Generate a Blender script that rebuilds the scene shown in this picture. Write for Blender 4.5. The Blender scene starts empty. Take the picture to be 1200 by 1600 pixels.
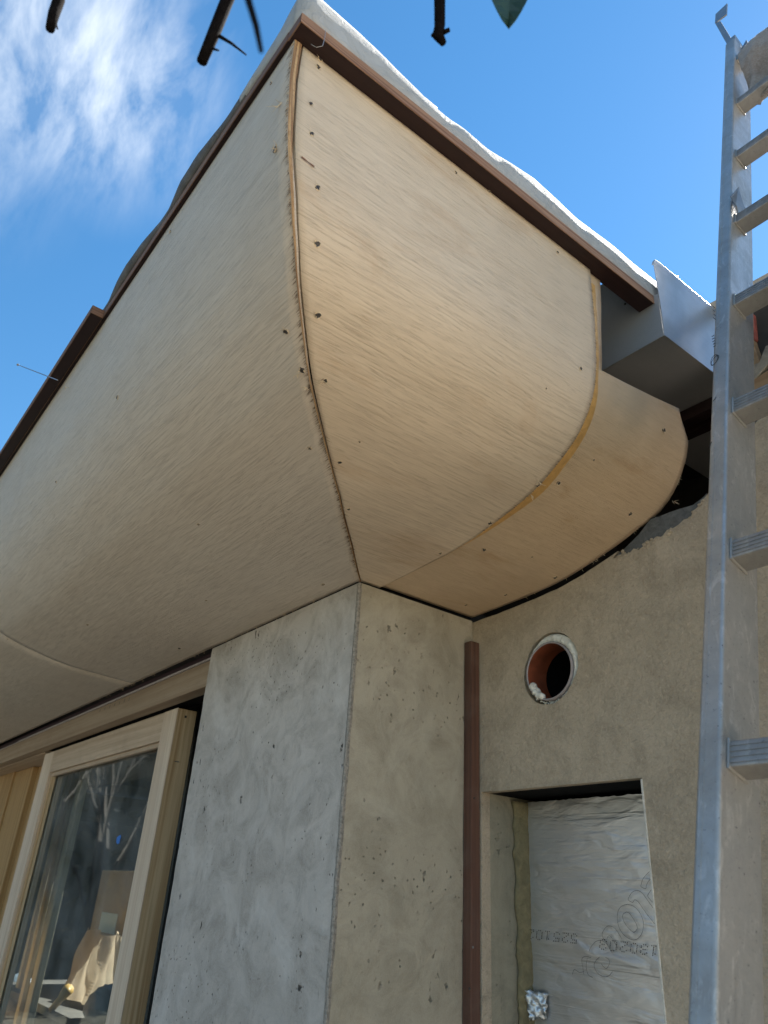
import bpy, bmesh, math, random
from mathutils import Vector, Matrix
from mathutils.geometry import tessellate_polygon
random.seed(7)
scene = bpy.context.scene
COL = scene.collection

# ------------------------------------------------------------------ camera
S, Z0 = 1.4, 2.2                      # metres per survey unit; height of the soffit above the ground
YAW, PITCH, ROLL, FPX = 0.9346244577, 0.4828202429, 0.0635433553, 1160.04
_f = Vector((-math.sin(YAW)*math.cos(PITCH), math.cos(YAW)*math.cos(PITCH), math.sin(PITCH)))
_r = Vector((math.cos(YAW), math.sin(YAW), 0)); _u = _r.cross(_f)
_c, _s = math.cos(ROLL), math.sin(ROLL)
CR, CU = _c*_r + _s*_u, -_s*_r + _c*_u
def ray(px, py): return (CR*((px-600)/FPX) - CU*((py-800)/FPX) + _f)
CAM = -S*ray(562, 908) + Vector((0, 0, Z0))
cam_data = bpy.data.cameras.new('camera'); cam = bpy.data.objects.new('camera', cam_data); COL.objects.link(cam)
cam.matrix_world = Matrix(((CR.x, CU.x, -_f.x, CAM.x), (CR.y, CU.y, -_f.y, CAM.y), (CR.z, CU.z, -_f.z, CAM.z), (0, 0, 0, 1)))
cam_data.sensor_fit = 'VERTICAL'; cam_data.sensor_height = 36; cam_data.lens = FPX/1600*36
cam_data.clip_start = 0.02; cam_data.clip_end = 500
cam_data.dof.use_dof = True; cam_data.dof.focus_distance = 1.35; cam_data.dof.aperture_fstop = 9.0
scene.camera = cam

# ------------------------------------------------------------------ sky, sun, exposure
SUN_EL, SUN_AZ = math.radians(47), math.radians(-2)       # azimuth measured from +y towards +x
SKY_STRENGTH, SUN_STRENGTH, EXPOSURE = 0.051, 5.0, 2.17
scene.view_settings.view_transform = 'Standard'; scene.view_settings.look = 'None'
scene.view_settings.gamma = 1; scene.view_settings.use_curve_mapping = False
scene.view_settings.exposure = EXPOSURE
world = bpy.data.worlds.new('World'); scene.world = world; world.use_nodes = True
def build_sky():
    nt = world.node_tree; N = nt.nodes; L = nt.links; N.clear()
    out = N.new('ShaderNodeOutputWorld'); bg = N.new('ShaderNodeBackground'); bg.inputs['Strength'].default_value = SKY_STRENGTH
    sky = N.new('ShaderNodeTexSky'); sky.sky_type = 'NISHITA'; sky.sun_disc = False
    sky.sun_elevation = SUN_EL; sky.sun_rotation = SUN_AZ % (2*math.pi)
    sky.air_density = 1.0; sky.dust_density = 0.05; sky.ozone_density = 2.0; sky.altitude = 100
    hsv = N.new('ShaderNodeHueSaturation'); hsv.inputs['Saturation'].default_value = 1.25; hsv.inputs['Hue'].default_value = 0.492; hsv.inputs['Value'].default_value = 1.0
    L.new(sky.outputs[0], hsv.inputs['Color'])
    tc = N.new('ShaderNodeTexCoord')
    # thin cirrus: a few banks over the whole sky, one of them up to the left of the eave
    mp = N.new('ShaderNodeMapping'); mp.inputs['Rotation'].default_value = (0.3, 0.5, 0.9); mp.inputs['Scale'].default_value = (1.8, 5.4, 2.6)
    L.new(tc.outputs['Generated'], mp.inputs['Vector'])
    n1 = N.new('ShaderNodeTexNoise'); n1.inputs['Scale'].default_value = 2.6; n1.inputs['Detail'].default_value = 10; n1.inputs['Roughness'].default_value = 0.62; n1.inputs['Distortion'].default_value = 0.25
    L.new(mp.outputs[0], n1.inputs['Vector'])
    r1 = N.new('ShaderNodeMapRange'); r1.inputs['From Min'].default_value = 0.41; r1.inputs['From Max'].default_value = 0.86; r1.inputs['To Min'].default_value = 0.07
    L.new(n1.outputs['Fac'], r1.inputs['Value'])
    banks = [ray(150, 105), ray(20, 40), ray(-220, -60), Vector((0.9, -0.3, 0.5)), Vector((0.3, 0.8, 0.7)), Vector((-0.2, -0.9, 0.45)), Vector((0.8, 0.8, 0.35))]
    acc = None
    for b, w in zip(banks, (0.19, 0.22, 0.32, 0.5, 0.3, 0.6, 0.4)):
        d = N.new('ShaderNodeVectorMath'); d.operation = 'DISTANCE'; d.inputs[1].default_value = b.normalized()
        L.new(tc.outputs['Generated'], d.inputs[0])
        m = N.new('ShaderNodeMapRange'); m.interpolation_type = 'SMOOTHSTEP'; m.inputs['From Min'].default_value = w; m.inputs['From Max'].default_value = 0.02
        L.new(d.outputs['Value'], m.inputs['Value'])
        if acc is None: acc = m.outputs[0]
        else:
            mx = N.new('ShaderNodeMath'); mx.operation = 'MAXIMUM'; L.new(acc, mx.inputs[0]); L.new(m.outputs[0], mx.inputs[1]); acc = mx.outputs[0]
    veil = N.new('ShaderNodeMath'); veil.operation = 'MULTIPLY'; L.new(acc, veil.inputs[0]); L.new(r1.outputs[0], veil.inputs[1])
    gain = N.new('ShaderNodeMath'); gain.operation = 'MULTIPLY'; gain.use_clamp = True; gain.inputs[1].default_value = 1.25; L.new(veil.outputs[0], gain.inputs[0])
    mix = N.new('ShaderNodeMix'); mix.data_type = 'RGBA'; mix.inputs['B'].default_value = (5.2, 5.6, 6.0, 1)
    L.new(gain.outputs[0], mix.inputs['Factor']); L.new(hsv.outputs[0], mix.inputs['A'])
    L.new(mix.outputs['Result'], bg.inputs['Color']); L.new(bg.outputs[0], out.inputs[0])
build_sky()
sun_data = bpy.data.lights.new('sun', 'SUN'); sun_data.energy = SUN_STRENGTH; sun_data.angle = math.radians(0.55); sun_data.color = (1.0, 0.95, 0.87)
sun = bpy.data.objects.new('sun', sun_data); COL.objects.link(sun); sun.location = (0, 0, 12)
sun_dir = Vector((math.sin(SUN_AZ)*math.cos(SUN_EL), math.cos(SUN_AZ)*math.cos(SUN_EL), math.sin(SUN_EL)))
sun.rotation_euler = sun_dir.to_track_quat('Z', 'Y').to_euler()

# ------------------------------------------------------------------ survey helpers: photo pixel -> point on a real plane
def P(px, py, axis, val):
    """point where the sight line of a pixel meets the plane  axis = val  (z measured from the soffit)"""
    d = ray(px, py)
    if axis == 2: val += Z0
    t = (val - CAM[axis])/d[axis]
    return CAM + d*t
def R3(p): return Vector((p.x, p.y, p.z - Z0))

# ------------------------------------------------------------------ object helpers
def link(o, parent=None):
    COL.objects.link(o)
    if parent is not None: o.parent = parent
    return o
def tag(o, label=None, cat=None, group=None, kind=None):
    if label: o['label'] = label
    if cat: o['category'] = cat
    if group: o['group'] = group
    if kind: o['kind'] = kind
    return o
def thing(name, label, cat, loc, group=None):
    o = bpy.data.objects.new(name, None); o.empty_display_size = 0.1; o.location = loc; COL.objects.link(o)
    return tag(o, label, cat, group)
def mesh(name, verts, faces, mat, parent=None, uv=None, smooth=False, local=False, mats=None, fmats=None):
    me = bpy.data.meshes.new(name)
    off = Vector((0, 0, 0))
    if parent is not None and not local:
        q = parent
        while q is not None: off = off + Vector(q.location); q = q.parent
    me.from_pydata([Vector(v) - off for v in verts], [], faces)
    for m in (mats or [mat]): me.materials.append(m)
    if fmats: me.polygons.foreach_set('material_index', fmats)
    if uv:
        l = me.uv_layers.new(name='UVMap')
        for lp in me.loops: l.data[lp.index].uv = uv[lp.vertex_index]
    if smooth: me.polygons.foreach_set('use_smooth', [True]*len(me.polygons))
    me.update()
    return link(bpy.data.objects.new(name, me), parent)
def from_bm(name, bm, mat, parent=None, smooth=False, local=False, mats=None):
    if parent is not None and not local:
        off = Vector((0, 0, 0)); q = parent
        while q is not None: off = off + Vector(q.location); q = q.parent
        bmesh.ops.translate(bm, verts=bm.verts, vec=-off)
    bmesh.ops.recalc_face_normals(bm, faces=bm.faces)
    me = bpy.data.meshes.new(name); bm.to_mesh(me); bm.free()
    for m in (mats or [mat]): me.materials.append(m)
    if smooth: me.polygons.foreach_set('use_smooth', [True]*len(me.polygons))
    return link(bpy.data.objects.new(name, me), parent)
def bm_box(bm, x0, x1, y0, y1, z0, z1, bevel=0.0):
    r = bmesh.ops.create_cube(bm, size=1); vs = r['verts']
    for v in vs: v.co = Vector(((x0+x1)/2 + v.co.x*(x1-x0), (y0+y1)/2 + v.co.y*(y1-y0), (z0+z1)/2 + v.co.z*(z1-z0)))
    if bevel:
        es = list({e for v in vs for e in v.link_edges})
        bmesh.ops.bevel(bm, geom=es, offset=bevel, segments=2, affect='EDGES', profile=0.6)
    return vs
def box(name, x0, x1, y0, y1, z0, z1, mat, parent=None, bevel=0.0015, lift=True, local=False):
    k = Z0 if lift and not local else 0
    bm = bmesh.new(); bm_box(bm, x0, x1, y0, y1, z0+k, z1+k, bevel)
    return from_bm(name, bm, mat, parent, local=local)
def tube(bm, pts, rad, seg=8, cap=True):
    pts = [Vector(p) for p in pts]; n = len(pts)
    if not isinstance(rad, (list, tuple)): rad = [rad]*n
    ref = None; rings = []
    for i, p in enumerate(pts):
        t = (pts[min(i+1, n-1)] - pts[max(i-1, 0)]).normalized()
        if ref is None: ref = t.orthogonal().normalized()
        a = (ref - t*ref.dot(t)).normalized(); b = t.cross(a); ref = a
        rings.append([bm.verts.new(p + (a*math.cos(2*math.pi*k/seg) + b*math.sin(2*math.pi*k/seg))*rad[i]) for k in range(seg)])
    for r0, r1 in zip(rings[:-1], rings[1:]):
        for k in range(seg): bm.faces.new((r0[k], r0[(k+1) % seg], r1[(k+1) % seg], r1[k]))
    if cap: bm.faces.new(rings[0][::-1]); bm.faces.new(rings[-1])
def interp(tab, x):
    if x <= tab[0][0]: return tab[0][1]
    for (a, b), (c, d) in zip(tab[:-1], tab[1:]):
        if x <= c: return b + (d-b)*(x-a)/(c-a)
    return tab[-1][1]
def vnoise(x, seed=0):
    i = math.floor(x); f = x-i; f = f*f*(3-2*f)
    h = lambda k: (math.sin((k*127.1 + seed*311.7))*43758.5453) % 1.0
    return h(i)*(1-f) + h(i+1)*f - 0.5

# ------------------------------------------------------------------ materials (procedural)
class NT:
    def __init__(s, name):
        s.m = bpy.data.materials.new(name); s.m.use_nodes = True; s.t = s.m.node_tree; s.N = s.t.nodes; s.L = s.t.links
        s.b = s.N['Principled BSDF']; s.tc = s.N.new('ShaderNodeTexCoord')
    def lk(s, a, b): s.L.new(a, b)
    def mapping(s, scale, src='Object', rot=(0, 0, 0), vec=None):
        mp = s.N.new('ShaderNodeMapping'); mp.inputs['Scale'].default_value = scale; mp.inputs['Rotation'].default_value = rot
        s.lk(vec if vec is not None else s.tc.outputs[src], mp.inputs['Vector']); return mp.outputs[0]
    def noise(s, vec, scale=1.0, detail=4, rough=0.55, dist=0.0, out='Fac'):
        n = s.N.new('ShaderNodeTexNoise'); n.inputs['Scale'].default_value = scale; n.inputs['Detail'].default_value = detail
        n.inputs['Roughness'].default_value = rough; n.inputs['Distortion'].default_value = dist
        s.lk(vec, n.inputs['Vector']); return n.outputs[out]
    def vor(s, vec, scale, feature='F1', rnd=1.0):
        n = s.N.new('ShaderNodeTexVoronoi'); n.feature = feature; n.inputs['Scale'].default_value = scale; n.inputs['Randomness'].default_value = rnd
        s.lk(vec, n.inputs['Vector']); return n.outputs['Distance']
    def rng(s, v, a, b, c=0.0, d=1.0, smooth=False):
        n = s.N.new('ShaderNodeMapRange'); n.inputs['From Min'].default_value = a; n.inputs['From Max'].default_value = b
        n.inputs['To Min'].default_value = c; n.inputs['To Max'].default_value = d
        if smooth: n.interpolation_type = 'SMOOTHSTEP'
        s.lk(v, n.inputs['Value']); return n.outputs[0]
    def math(s, op, a, b=None, clamp=False):
        n = s.N.new('ShaderNodeMath'); n.operation = op; n.use_clamp = clamp
        for i, v in enumerate((a, b)):
            if v is None: continue
            if isinstance(v, (int, float)): n.inputs[i].default_value = v
            else: s.lk(v, n.inputs[i])
        return n.outputs[0]
    def mix(s, fac, a, b, mode='MIX'):
        n = s.N.new('ShaderNodeMix'); n.data_type = 'RGBA'; n.blend_type = mode; n.clamp_factor = True
        for k, v in (('Factor', fac), ('A', a), ('B', b)):
            if isinstance(v, (int, float)): n.inputs[k].default_value = v
            elif isinstance(v, tuple): n.inputs[k].default_value = (*v, 1)
            else: s.lk(v, n.inputs[k])
        return n.outputs['Result']
    def ramp(s, v, stops):
        n = s.N.new('ShaderNodeValToRGB'); e = n.color_ramp.elements
        while len(e) < len(stops): e.new(0.5)
        for q, (p, c) in zip(e, stops): q.position = p; q.color = (*c, 1)
        s.lk(v, n.inputs['Fac']); return n.outputs['Color']
    def vadd(s, a, b):
        n = s.N.new('ShaderNodeVectorMath'); n.operation = 'ADD'; s.lk(a, n.inputs[0]); s.lk(b, n.inputs[1]); return n.outputs[0]
    def vscale(s, a, k):
        n = s.N.new('ShaderNodeVectorMath'); n.operation = 'SCALE'; s.lk(a, n.inputs[0]); n.inputs['Scale'].default_value = k; return n.outputs[0]
    def bump(s, h, strength, dist, prev=None):
        n = s.N.new('ShaderNodeBump'); n.inputs['Strength'].default_value = strength; n.inputs['Distance'].default_value = dist
        s.lk(h, n.inputs['Height'])
        if prev is not None: s.lk(prev, n.inputs['Normal'])
        return n.outputs[0]
    def fin(s, color=None, rough=None, metal=None, normal=None, spec=None):
        for k, v in (('Base Color', color), ('Roughness', rough), ('Metallic', metal), ('Normal', normal), ('Specular IOR Level', spec)):
            if v is None: continue
            if isinstance(v, (int, float)): s.b.inputs[k].default_value = v
            elif isinstance(v, tuple): s.b.inputs[k].default_value = (*v, 1)
            else: s.lk(v, s.b.inputs[k])
        return s.m

def plywood(name, base, tint, dark, coarse=1.0, pore=0.75, stain=0.35, shift=0.0):
    """rotary-cut bendy plywood, u = along the grain (m), v = round the curve (m)"""
    t = NT(name); uv = t.tc.outputs['UV']
    mp0 = t.N.new('ShaderNodeMapping'); mp0.inputs['Location'].default_value = (shift, shift*0.7, 0); t.lk(uv, mp0.inputs['Vector']); uv = mp0.outputs[0]
    w = t.noise(t.mapping((3.0, 5.0, 1), vec=uv), 1.0, 3, 0.5, out='Color')
    wv = t.vadd(uv, t.vscale(w, 0.014))                                  # the grain wanders
    wv2 = t.vadd(wv, t.vscale(t.noise(t.mapping((16, 30, 1), vec=uv), 1.0, 2, 0.5, out='Color'), 0.0016))
    g0 = t.noise(t.mapping((4.5/coarse, 190/coarse, 1), vec=wv2), 1.0, 1.0, 0.4)
    l1 = t.rng(t.math('ABSOLUTE', t.math('SUBTRACT', g0, 0.5)), 0.024, 0.003, 0, 1)         # thin open pores, long fine grooves
    g4 = t.noise(t.mapping((7/coarse, 300/coarse, 1), vec=wv2), 1.0, 1.0, 0.4)
    l2 = t.rng(t.math('ABSOLUTE', t.math('SUBTRACT', g4, 0.54)), 0.024, 0.003, 0, 1)
    g5 = t.noise(t.mapping((9/coarse, 420/coarse, 1), vec=wv2), 1.0, 1.0, 0.4)
    l3 = t.rng(t.math('ABSOLUTE', t.math('SUBTRACT', g5, 0.46)), 0.026, 0.003, 0, 1)
    brk = t.rng(t.noise(t.mapping((14, 420, 1), vec=wv2), 1.0, 2, 0.6), 0.36, 0.56)
    g1 = t.math('MULTIPLY', t.math('MAXIMUM', t.math('MAXIMUM', l1, l2), l3), brk)
    g2 = t.noise(t.mapping((22/coarse, 1000/coarse, 1), vec=wv2), 1.0, 2.5, 0.6)
    g3 = t.noise(t.mapping((5, 60, 1), vec=wv), 1.0, 3, 0.55)
    macro = t.noise(t.mapping((1.6, 3.2, 1), vec=uv), 1.0, 5, 0.6)
    st = t.noise(t.mapping((2.2, 6.5, 1), vec=wv), 1.3, 6, 0.65, 0.5)
    dens = t.rng(t.noise(t.mapping((2, 5, 1), vec=uv), 1.0, 3, 0.5), 0.3, 0.7, 0.6, 1.0)
    col = t.mix(t.rng(macro, 0.3, 0.7), base, tint)
    col = t.mix(t.rng(g3, 0.35, 0.75, 0.0, 0.14), col, dark)
    col = t.mix(t.math('MULTIPLY', t.rng(st, 0.55, 0.72), stain), col, tuple(c*k for c, k in zip(dark, (0.95, 0.8, 0.62))))
    grc = t.math('MULTIPLY', t.math('MULTIPLY', g1, pore), dens)
    col = t.mix(grc, col, tuple(c*0.5 for c in dark))
    col = t.mix(t.rng(g2, 0.35, 0.7, 0.0, 0.22), col, tuple(min(1, c*1.25) for c in base))
    n = t.bump(t.math('SUBTRACT', 1.0, g1), 0.5, 0.0008*coarse)
    n = t.bump(g2, 0.45, 0.0006, n)
    return t.fin(col, t.rng(macro, 0, 1, 0.55, 0.75), None, n, 0.25)

def timber(name, c1, c2, axis='x', ring=1.0, rough=0.6, dirt=0.0, dirtcol=(0.1, 0.08, 0.06)):
    t = NT(name); k = {'x': (0, 1, 2), 'y': (1, 0, 2), 'z': (2, 1, 0)}[axis]
    def sc(a, b): v = [b, b, b]; v[k[0]] = a; return tuple(v)
    o = t.tc.outputs['Object']
    warp = t.vadd(o, t.vscale(t.noise(t.mapping(sc(1.2, 6)), 1, 3, 0.5, out='Color'), 0.02))
    rings = t.noise(t.mapping(sc(0.7*ring, 70*ring), vec=warp), 1, 3, 0.55)
    fib = t.noise(t.mapping(sc(14, 650), vec=warp), 1, 2, 0.5)
    macro = t.noise(t.mapping(sc(1.5, 7)), 1, 4, 0.6)
    col = t.mix(t.rng(rings, 0.36, 0.66, smooth=True), c1, c2)
    col = t.mix(t.rng(macro, 0.35, 0.75, 0, 0.4), col, tuple(a*0.72 for a in c2))
    col = t.mix(t.rng(fib, 0.5, 0.25, 0, 0.35), col, tuple(a*0.55 for a in c2))
    if dirt:
        d = t.noise(t.mapping((9, 9, 9)), 1, 6, 0.65, 0.4)
        col = t.mix(t.rng(d, 0.5, 0.75, 0, dirt), col, dirtcol)
    n = t.bump(fib, 0.4, 0.0006); n = t.bump(rings, 0.25, 0.0008, n)
    return t.fin(col, t.rng(macro, 0, 1, rough-0.1, rough+0.12), None, n, 0.3)

def plaster(name, c1, c2, c3, streak=0.4, pits=0.6, coarse=0.0, wash=None):
    t = NT(name); o = t.tc.outputs['Object']
    big = t.noise(t.mapping((3.4, 3.4, 3.6)), 1, 7, 0.62, 0.8)
    mid = t.noise(t.mapping((12, 12, 12)), 1, 8, 0.68, 1.1)
    fine = t.noise(o, 420, 3, 0.6)
    vst = t.noise(t.mapping((22, 22, 5), rot=(0.15, 0.25, 0.1)), 1, 6, 0.65, 1.1)
    trow = t.noise(t.mapping((45, 45, 14), rot=(0.3, 0.9, 0.3)), 1, 4, 0.6, 0.8)
    col = t.mix(t.rng(big, 0.34, 0.66), c1, c2)
    col = t.mix(t.rng(mid, 0.42, 0.66, 0, 0.8), col, c3)
    blot = t.noise(t.mapping((30, 30, 30)), 1, 8, 0.72, 0.7); col = t.mix(t.rng(blot, 0.55, 0.75, 0, 0.55), col, tuple(a*0.8 for a in c3)); col = t.mix(t.rng(blot, 0.42, 0.25, 0, 0.4), col, tuple(min(1, a*1.12) for a in c1))
    col = t.mix(t.rng(vst, 0.45, 0.72, 0, streak), col, tuple(a*0.66 for a in c3))
    if wash: col = t.mix(t.rng(t.noise(t.mapping((6, 6, 5), rot=(0.5, 0.6, 0)), 1, 7, 0.65, 0.9), 0.52, 0.66, 0, 0.6), col, wash)
    col = t.mix(t.rng(fine, 0.35, 0.7, 0, 0.25), col, tuple(min(1, a*1.2) for a in c1))
    n = t.bump(t.rng(mid, 0.3, 0.7), 0.35, 0.003)
    n = t.bump(trow, 0.25, 0.0015, n)
    if pits:                                                              # air holes and drag marks left by the trowel
        clus = t.noise(t.mapping((5, 5, 5)), 1, 4, 0.65)
        pw = t.vadd(t.mapping((1, 1, 0.5), rot=(0.12, 0.2, 0)), t.vscale(t.noise(o, 70, 4, 0.65, out='Color'), 0.022))
        hole = t.math('MULTIPLY', t.rng(t.vor(pw, 38), 0.15, 0.06), t.rng(clus, 0.46, 0.52))
        pw2 = t.vadd(t.mapping((1, 0.8, 0.8)), t.vscale(t.noise(o, 140, 3, 0.6, out='Color'), 0.008))
        hole2 = t.math('MULTIPLY', t.rng(t.vor(pw2, 90), 0.17, 0.06), t.rng(t.noise(o, 9, 4, 0.65), 0.48, 0.56))
        drag = t.noise(t.mapping((150, 150, 28), rot=(0.1, 0.35, 0)), 1, 3, 0.7, 0.5)                # short drag marks
        hole2 = t.math('MAXIMUM', hole2, t.math('MULTIPLY', t.rng(drag, 0.69, 0.77), t.rng(clus, 0.44, 0.54)))
        hole = t.math('MAXIMUM', hole, t.math('MULTIPLY', hole2, 0.8))
        col = t.mix(t.math('MULTIPLY', hole, pits), col, (0.045, 0.042, 0.036))
        n = t.bump(t.math('SUBTRACT', 1.0, hole), 0.9, 0.003, n)
    if coarse:                                                            # floated sand finish
        s1 = t.noise(o, 135, 5, 0.68, 0.4); s2 = t.vor(o, 260)
        n = t.bump(s1, min(1, coarse*1.1), 0.005, n); n = t.bump(s2, coarse*0.5, 0.002, n)
        col = t.mix(t.rng(s1, 0.48, 0.32, 0, 0.22), col, tuple(a*0.5 for a in c3))
        col = t.mix(t.rng(s1, 0.58, 0.72, 0, 0.4), col, tuple(min(1, a*1.3) for a in c1))
    else: n = t.bump(fine, 0.2, 0.0006, n)
    return t.fin(col, 0.82, None, n, 0.25)

def metal(name, col, rough, blot=0.3, scratch=0.3, metallic=1.0, speck=0.0, axis='z', bscale=14):
    t = NT(name); o = t.tc.outputs['Object']
    a = t.noise(o, bscale, 7, 0.68, 0.5); b = t.noise(o, 240, 4, 0.7)
    sc = {'z': (300, 300, 5), 'x': (5, 300, 300), 'y': (300, 5, 300)}[axis]
    s = t.noise(t.mapping(sc), 1, 3, 0.6)
    c = t.mix(t.rng(a, 0.32, 0.7, 0, blot), col, tuple(x*0.5 for x in col))
    if speck:
        k = t.rng(t.noise(o, 260, 3, 0.75), 0.63, 0.72, 0, speck)
        c = t.mix(k, c, (0.05, 0.055, 0.06))
        k2 = t.rng(t.noise(t.mapping((70, 70, 30)), 1, 5, 0.7, 1.0), 0.55, 0.7, 0, speck*0.8)
        c = t.mix(k2, c, tuple(min(1, x*1.35) for x in col))
    r = t.math('ADD', t.rng(a, 0.3, 0.7, rough-0.1, rough+0.14), t.rng(s, 0.3, 0.7, -0.06, 0.06))
    n = t.bump(s, scratch, 0.0004); n = t.bump(b, 0.18+speck*0.4, 0.0006, n); n = t.bump(a, 0.12, 0.002, n)
    return t.fin(c, r, metallic, n)

def plain(name, col, rough=0.7, var=0.25, scale=40, bump=0.2, dist=0.001, metallic=None, spec=None):
    t = NT(name); o = t.tc.outputs['Object']
    a = t.noise(o, scale, 6, 0.65, 0.4)
    c = t.mix(t.rng(a, 0.3, 0.7), tuple(x*(1-var) for x in col), tuple(min(1, x*(1+var)) for x in col))
    return t.fin(c, rough, metallic, t.bump(a, bump, dist), spec)

M = {}
M['ply_a'] = plywood('plywood grey beige', (0.57, 0.51, 0.43), (0.53, 0.46, 0.375), (0.37, 0.30, 0.23), 0.95, 0.42, 0.15, 0.0)
M['ply_b'] = plywood('plywood warm beige', (0.64, 0.53, 0.40), (0.60, 0.485, 0.35), (0.44, 0.315, 0.205), 0.95, 0.42, 0.6, 3.3)
M['ply_c'] = plywood('plywood tan smooth', (0.58, 0.45, 0.31), (0.52, 0.385, 0.245), (0.38, 0.26, 0.145), 0.6, 0.25, 0.75, 7.9)
def ply_edge():
    t = NT('plywood end grain'); uv = t.tc.outputs['UV']
    lay = t.noise(t.mapping((7, 620, 1), vec=uv), 1, 1, 0.4); br = t.noise(t.mapping((140, 200, 1), vec=uv), 1, 4, 0.6)
    c = t.mix(t.rng(lay, 0.4, 0.6), (0.52, 0.34, 0.17), (0.24, 0.13, 0.06)); c = t.mix(t.rng(br, 0.5, 0.75, 0, 0.6), c, (0.16, 0.08, 0.04))
    return t.fin(c, 0.8, None, t.bump(br, 0.8, 0.002))
M['ply_edge'] = ply_edge()
M['glue'] = plain('dried glue and filler', (0.50, 0.29, 0.09), 0.5, 0.22, 60, 0.3, 0.0008)
M['filler'] = plain('white filler', (0.78, 0.74, 0.66), 0.7, 0.1, 90, 0.4)
M['fascia'] = timber('film faced board red brown', (0.028, 0.013, 0.012), (0.019, 0.009, 0.009), 'x', 1.0, 0.55, 0.3, (0.03, 0.02, 0.02))
M['fascia_y'] = timber('film faced board red brown y', (0.028, 0.013, 0.012), (0.019, 0.009, 0.009), 'y', 1.0, 0.55, 0.3, (0.03, 0.02, 0.02))
M['deck_edge'] = timber('board cut edge x', (0.26, 0.16, 0.105), (0.15, 0.08, 0.052), 'x', 3.5, 0.7, 0.3, (0.10, 0.06, 0.045))  # darker than the side edge: shade on the front face put into colour
M['deck_edge_y'] = timber('board cut edge y', (0.40, 0.235, 0.14), (0.19, 0.095, 0.055), 'y', 3.5, 0.7, 0.55, (0.10, 0.05, 0.035))
M['front_render'] = plaster('grey trowelled plaster', (0.535, 0.49, 0.44), (0.43, 0.39, 0.345), (0.29, 0.26, 0.225), 0.05, 0.95, wash=(0.61, 0.575, 0.53))
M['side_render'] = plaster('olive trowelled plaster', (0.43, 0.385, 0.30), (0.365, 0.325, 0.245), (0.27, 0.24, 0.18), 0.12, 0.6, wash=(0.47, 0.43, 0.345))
M['sand_render'] = plaster('brown sand render', (0.55, 0.455, 0.34), (0.43, 0.355, 0.26), (0.33, 0.27, 0.195), 0.12, 0.0, 0.75)
M['reveal_render'] = plaster('damp olive plaster', (0.36, 0.325, 0.24), (0.30, 0.27, 0.20), (0.22, 0.20, 0.15), 0.35, 0.25)  # darker all over than the side plaster
M['scratch'] = plain('dark basecoat', (0.13, 0.13, 0.125), 0.9, 0.3, 90, 0.7, 0.003)
M['bead'] = plain('pale bead', (0.60, 0.57, 0.50), 0.6, 0.2, 120, 0.3)
M['corner'] = plain('chipped arris', (0.27, 0.245, 0.21), 0.8, 0.4, 180, 0.9, 0.003)
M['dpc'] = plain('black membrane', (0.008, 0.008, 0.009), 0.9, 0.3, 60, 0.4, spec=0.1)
M['cavity'] = plain('dark cavity timber', (0.03, 0.024, 0.02), 0.9, 0.4, 20, 0.4)
M['trim'] = timber('red hardwood strip', (0.145, 0.072, 0.048), (0.08, 0.038, 0.027), 'z', 1.4, 0.6, 0.5, (0.17, 0.12, 0.095))
M['pine_z'] = timber('pale pine upright', (0.72, 0.54, 0.33), (0.46, 0.29, 0.14), 'z', 1.3, 0.55)
M['pine_pale_z'] = timber('planed larch upright', (0.72, 0.59, 0.45), (0.60, 0.46, 0.33), 'z', 1.0, 0.55)
M['pine_pale_x'] = timber('planed larch rail', (0.60, 0.47, 0.34), (0.47, 0.35, 0.24), 'x', 1.0, 0.55, 0.35, (0.27, 0.19, 0.13))
M['beam'] = timber('weathered larch beam', (0.40, 0.31, 0.22), (0.31, 0.225, 0.15), 'x', 1.0, 0.6, 0.3, (0.24, 0.17, 0.11))
M['pack'] = timber('purple brown packer', (0.085, 0.05, 0.055), (0.06, 0.034, 0.04), 'x', 1.0, 0.6)
M['strip'] = plain('pale cover strip', (0.42, 0.38, 0.37), 0.6, 0.2, 60)
M['oak_z'] = timber('golden frame timber', (0.50, 0.32, 0.14), (0.37, 0.215, 0.085), 'z', 0.8, 0.5)
M['alu'] = metal('weathered aluminium stile', (0.47, 0.455, 0.43), 0.42, 0.6, 0.5, 0.62, 0.95)
M['alu_rung'] = metal('ribbed aluminium rung', (0.36, 0.35, 0.335), 0.5, 0.5, 0.4, 0.7, 0.6, 'x', 30)
M['zinc'] = metal('dull zinc sheet', (0.43, 0.44, 0.46), 0.38, 0.25, 0.12, 0.42, 0.08, 'y', 7)
M['steel'] = metal('galvanised bracket', (0.33, 0.34, 0.35), 0.5, 0.5, 0.3, 0.8, 0.5)
M['screw'] = plain('dark screw head', (0.035, 0.028, 0.024), 0.5, 0.3, 300)
M['fibre'] = plain('torn pale fibre', (0.66, 0.53, 0.36), 0.8, 0.25, 200)
M['fibre_dark'] = plain('torn dark fibre', (0.16, 0.10, 0.06), 0.9, 0.4, 200)  # dark slivers paint the shade inside the torn notches
M['nail'] = plain('grey nail', (0.25, 0.25, 0.25), 0.4, 0.2, 90, metallic=0.8)
M['pipe'] = plain('orange brown pipe', (0.24, 0.068, 0.033), 0.42, 0.35, 22, 0.15)
M['pipe_rim'] = plain('grey pipe rim', (0.30, 0.27, 0.27), 0.6, 0.2, 60)
M['foam'] = plain('cured white foam', (0.74, 0.72, 0.64), 0.85, 0.18, 90, 0.9, 0.004)
M['foam_y'] = plain('cured yellow foam', (0.22, 0.18, 0.095), 0.85, 0.3, 60, 0.9, 0.004)
M['brick'] = plain('red brick', (0.30, 0.075, 0.055), 0.85, 0.3, 70, 0.6)
M['mortar'] = plain('grey mortar', (0.30, 0.265, 0.215), 0.9, 0.35, 60, 0.9, 0.004)
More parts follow.
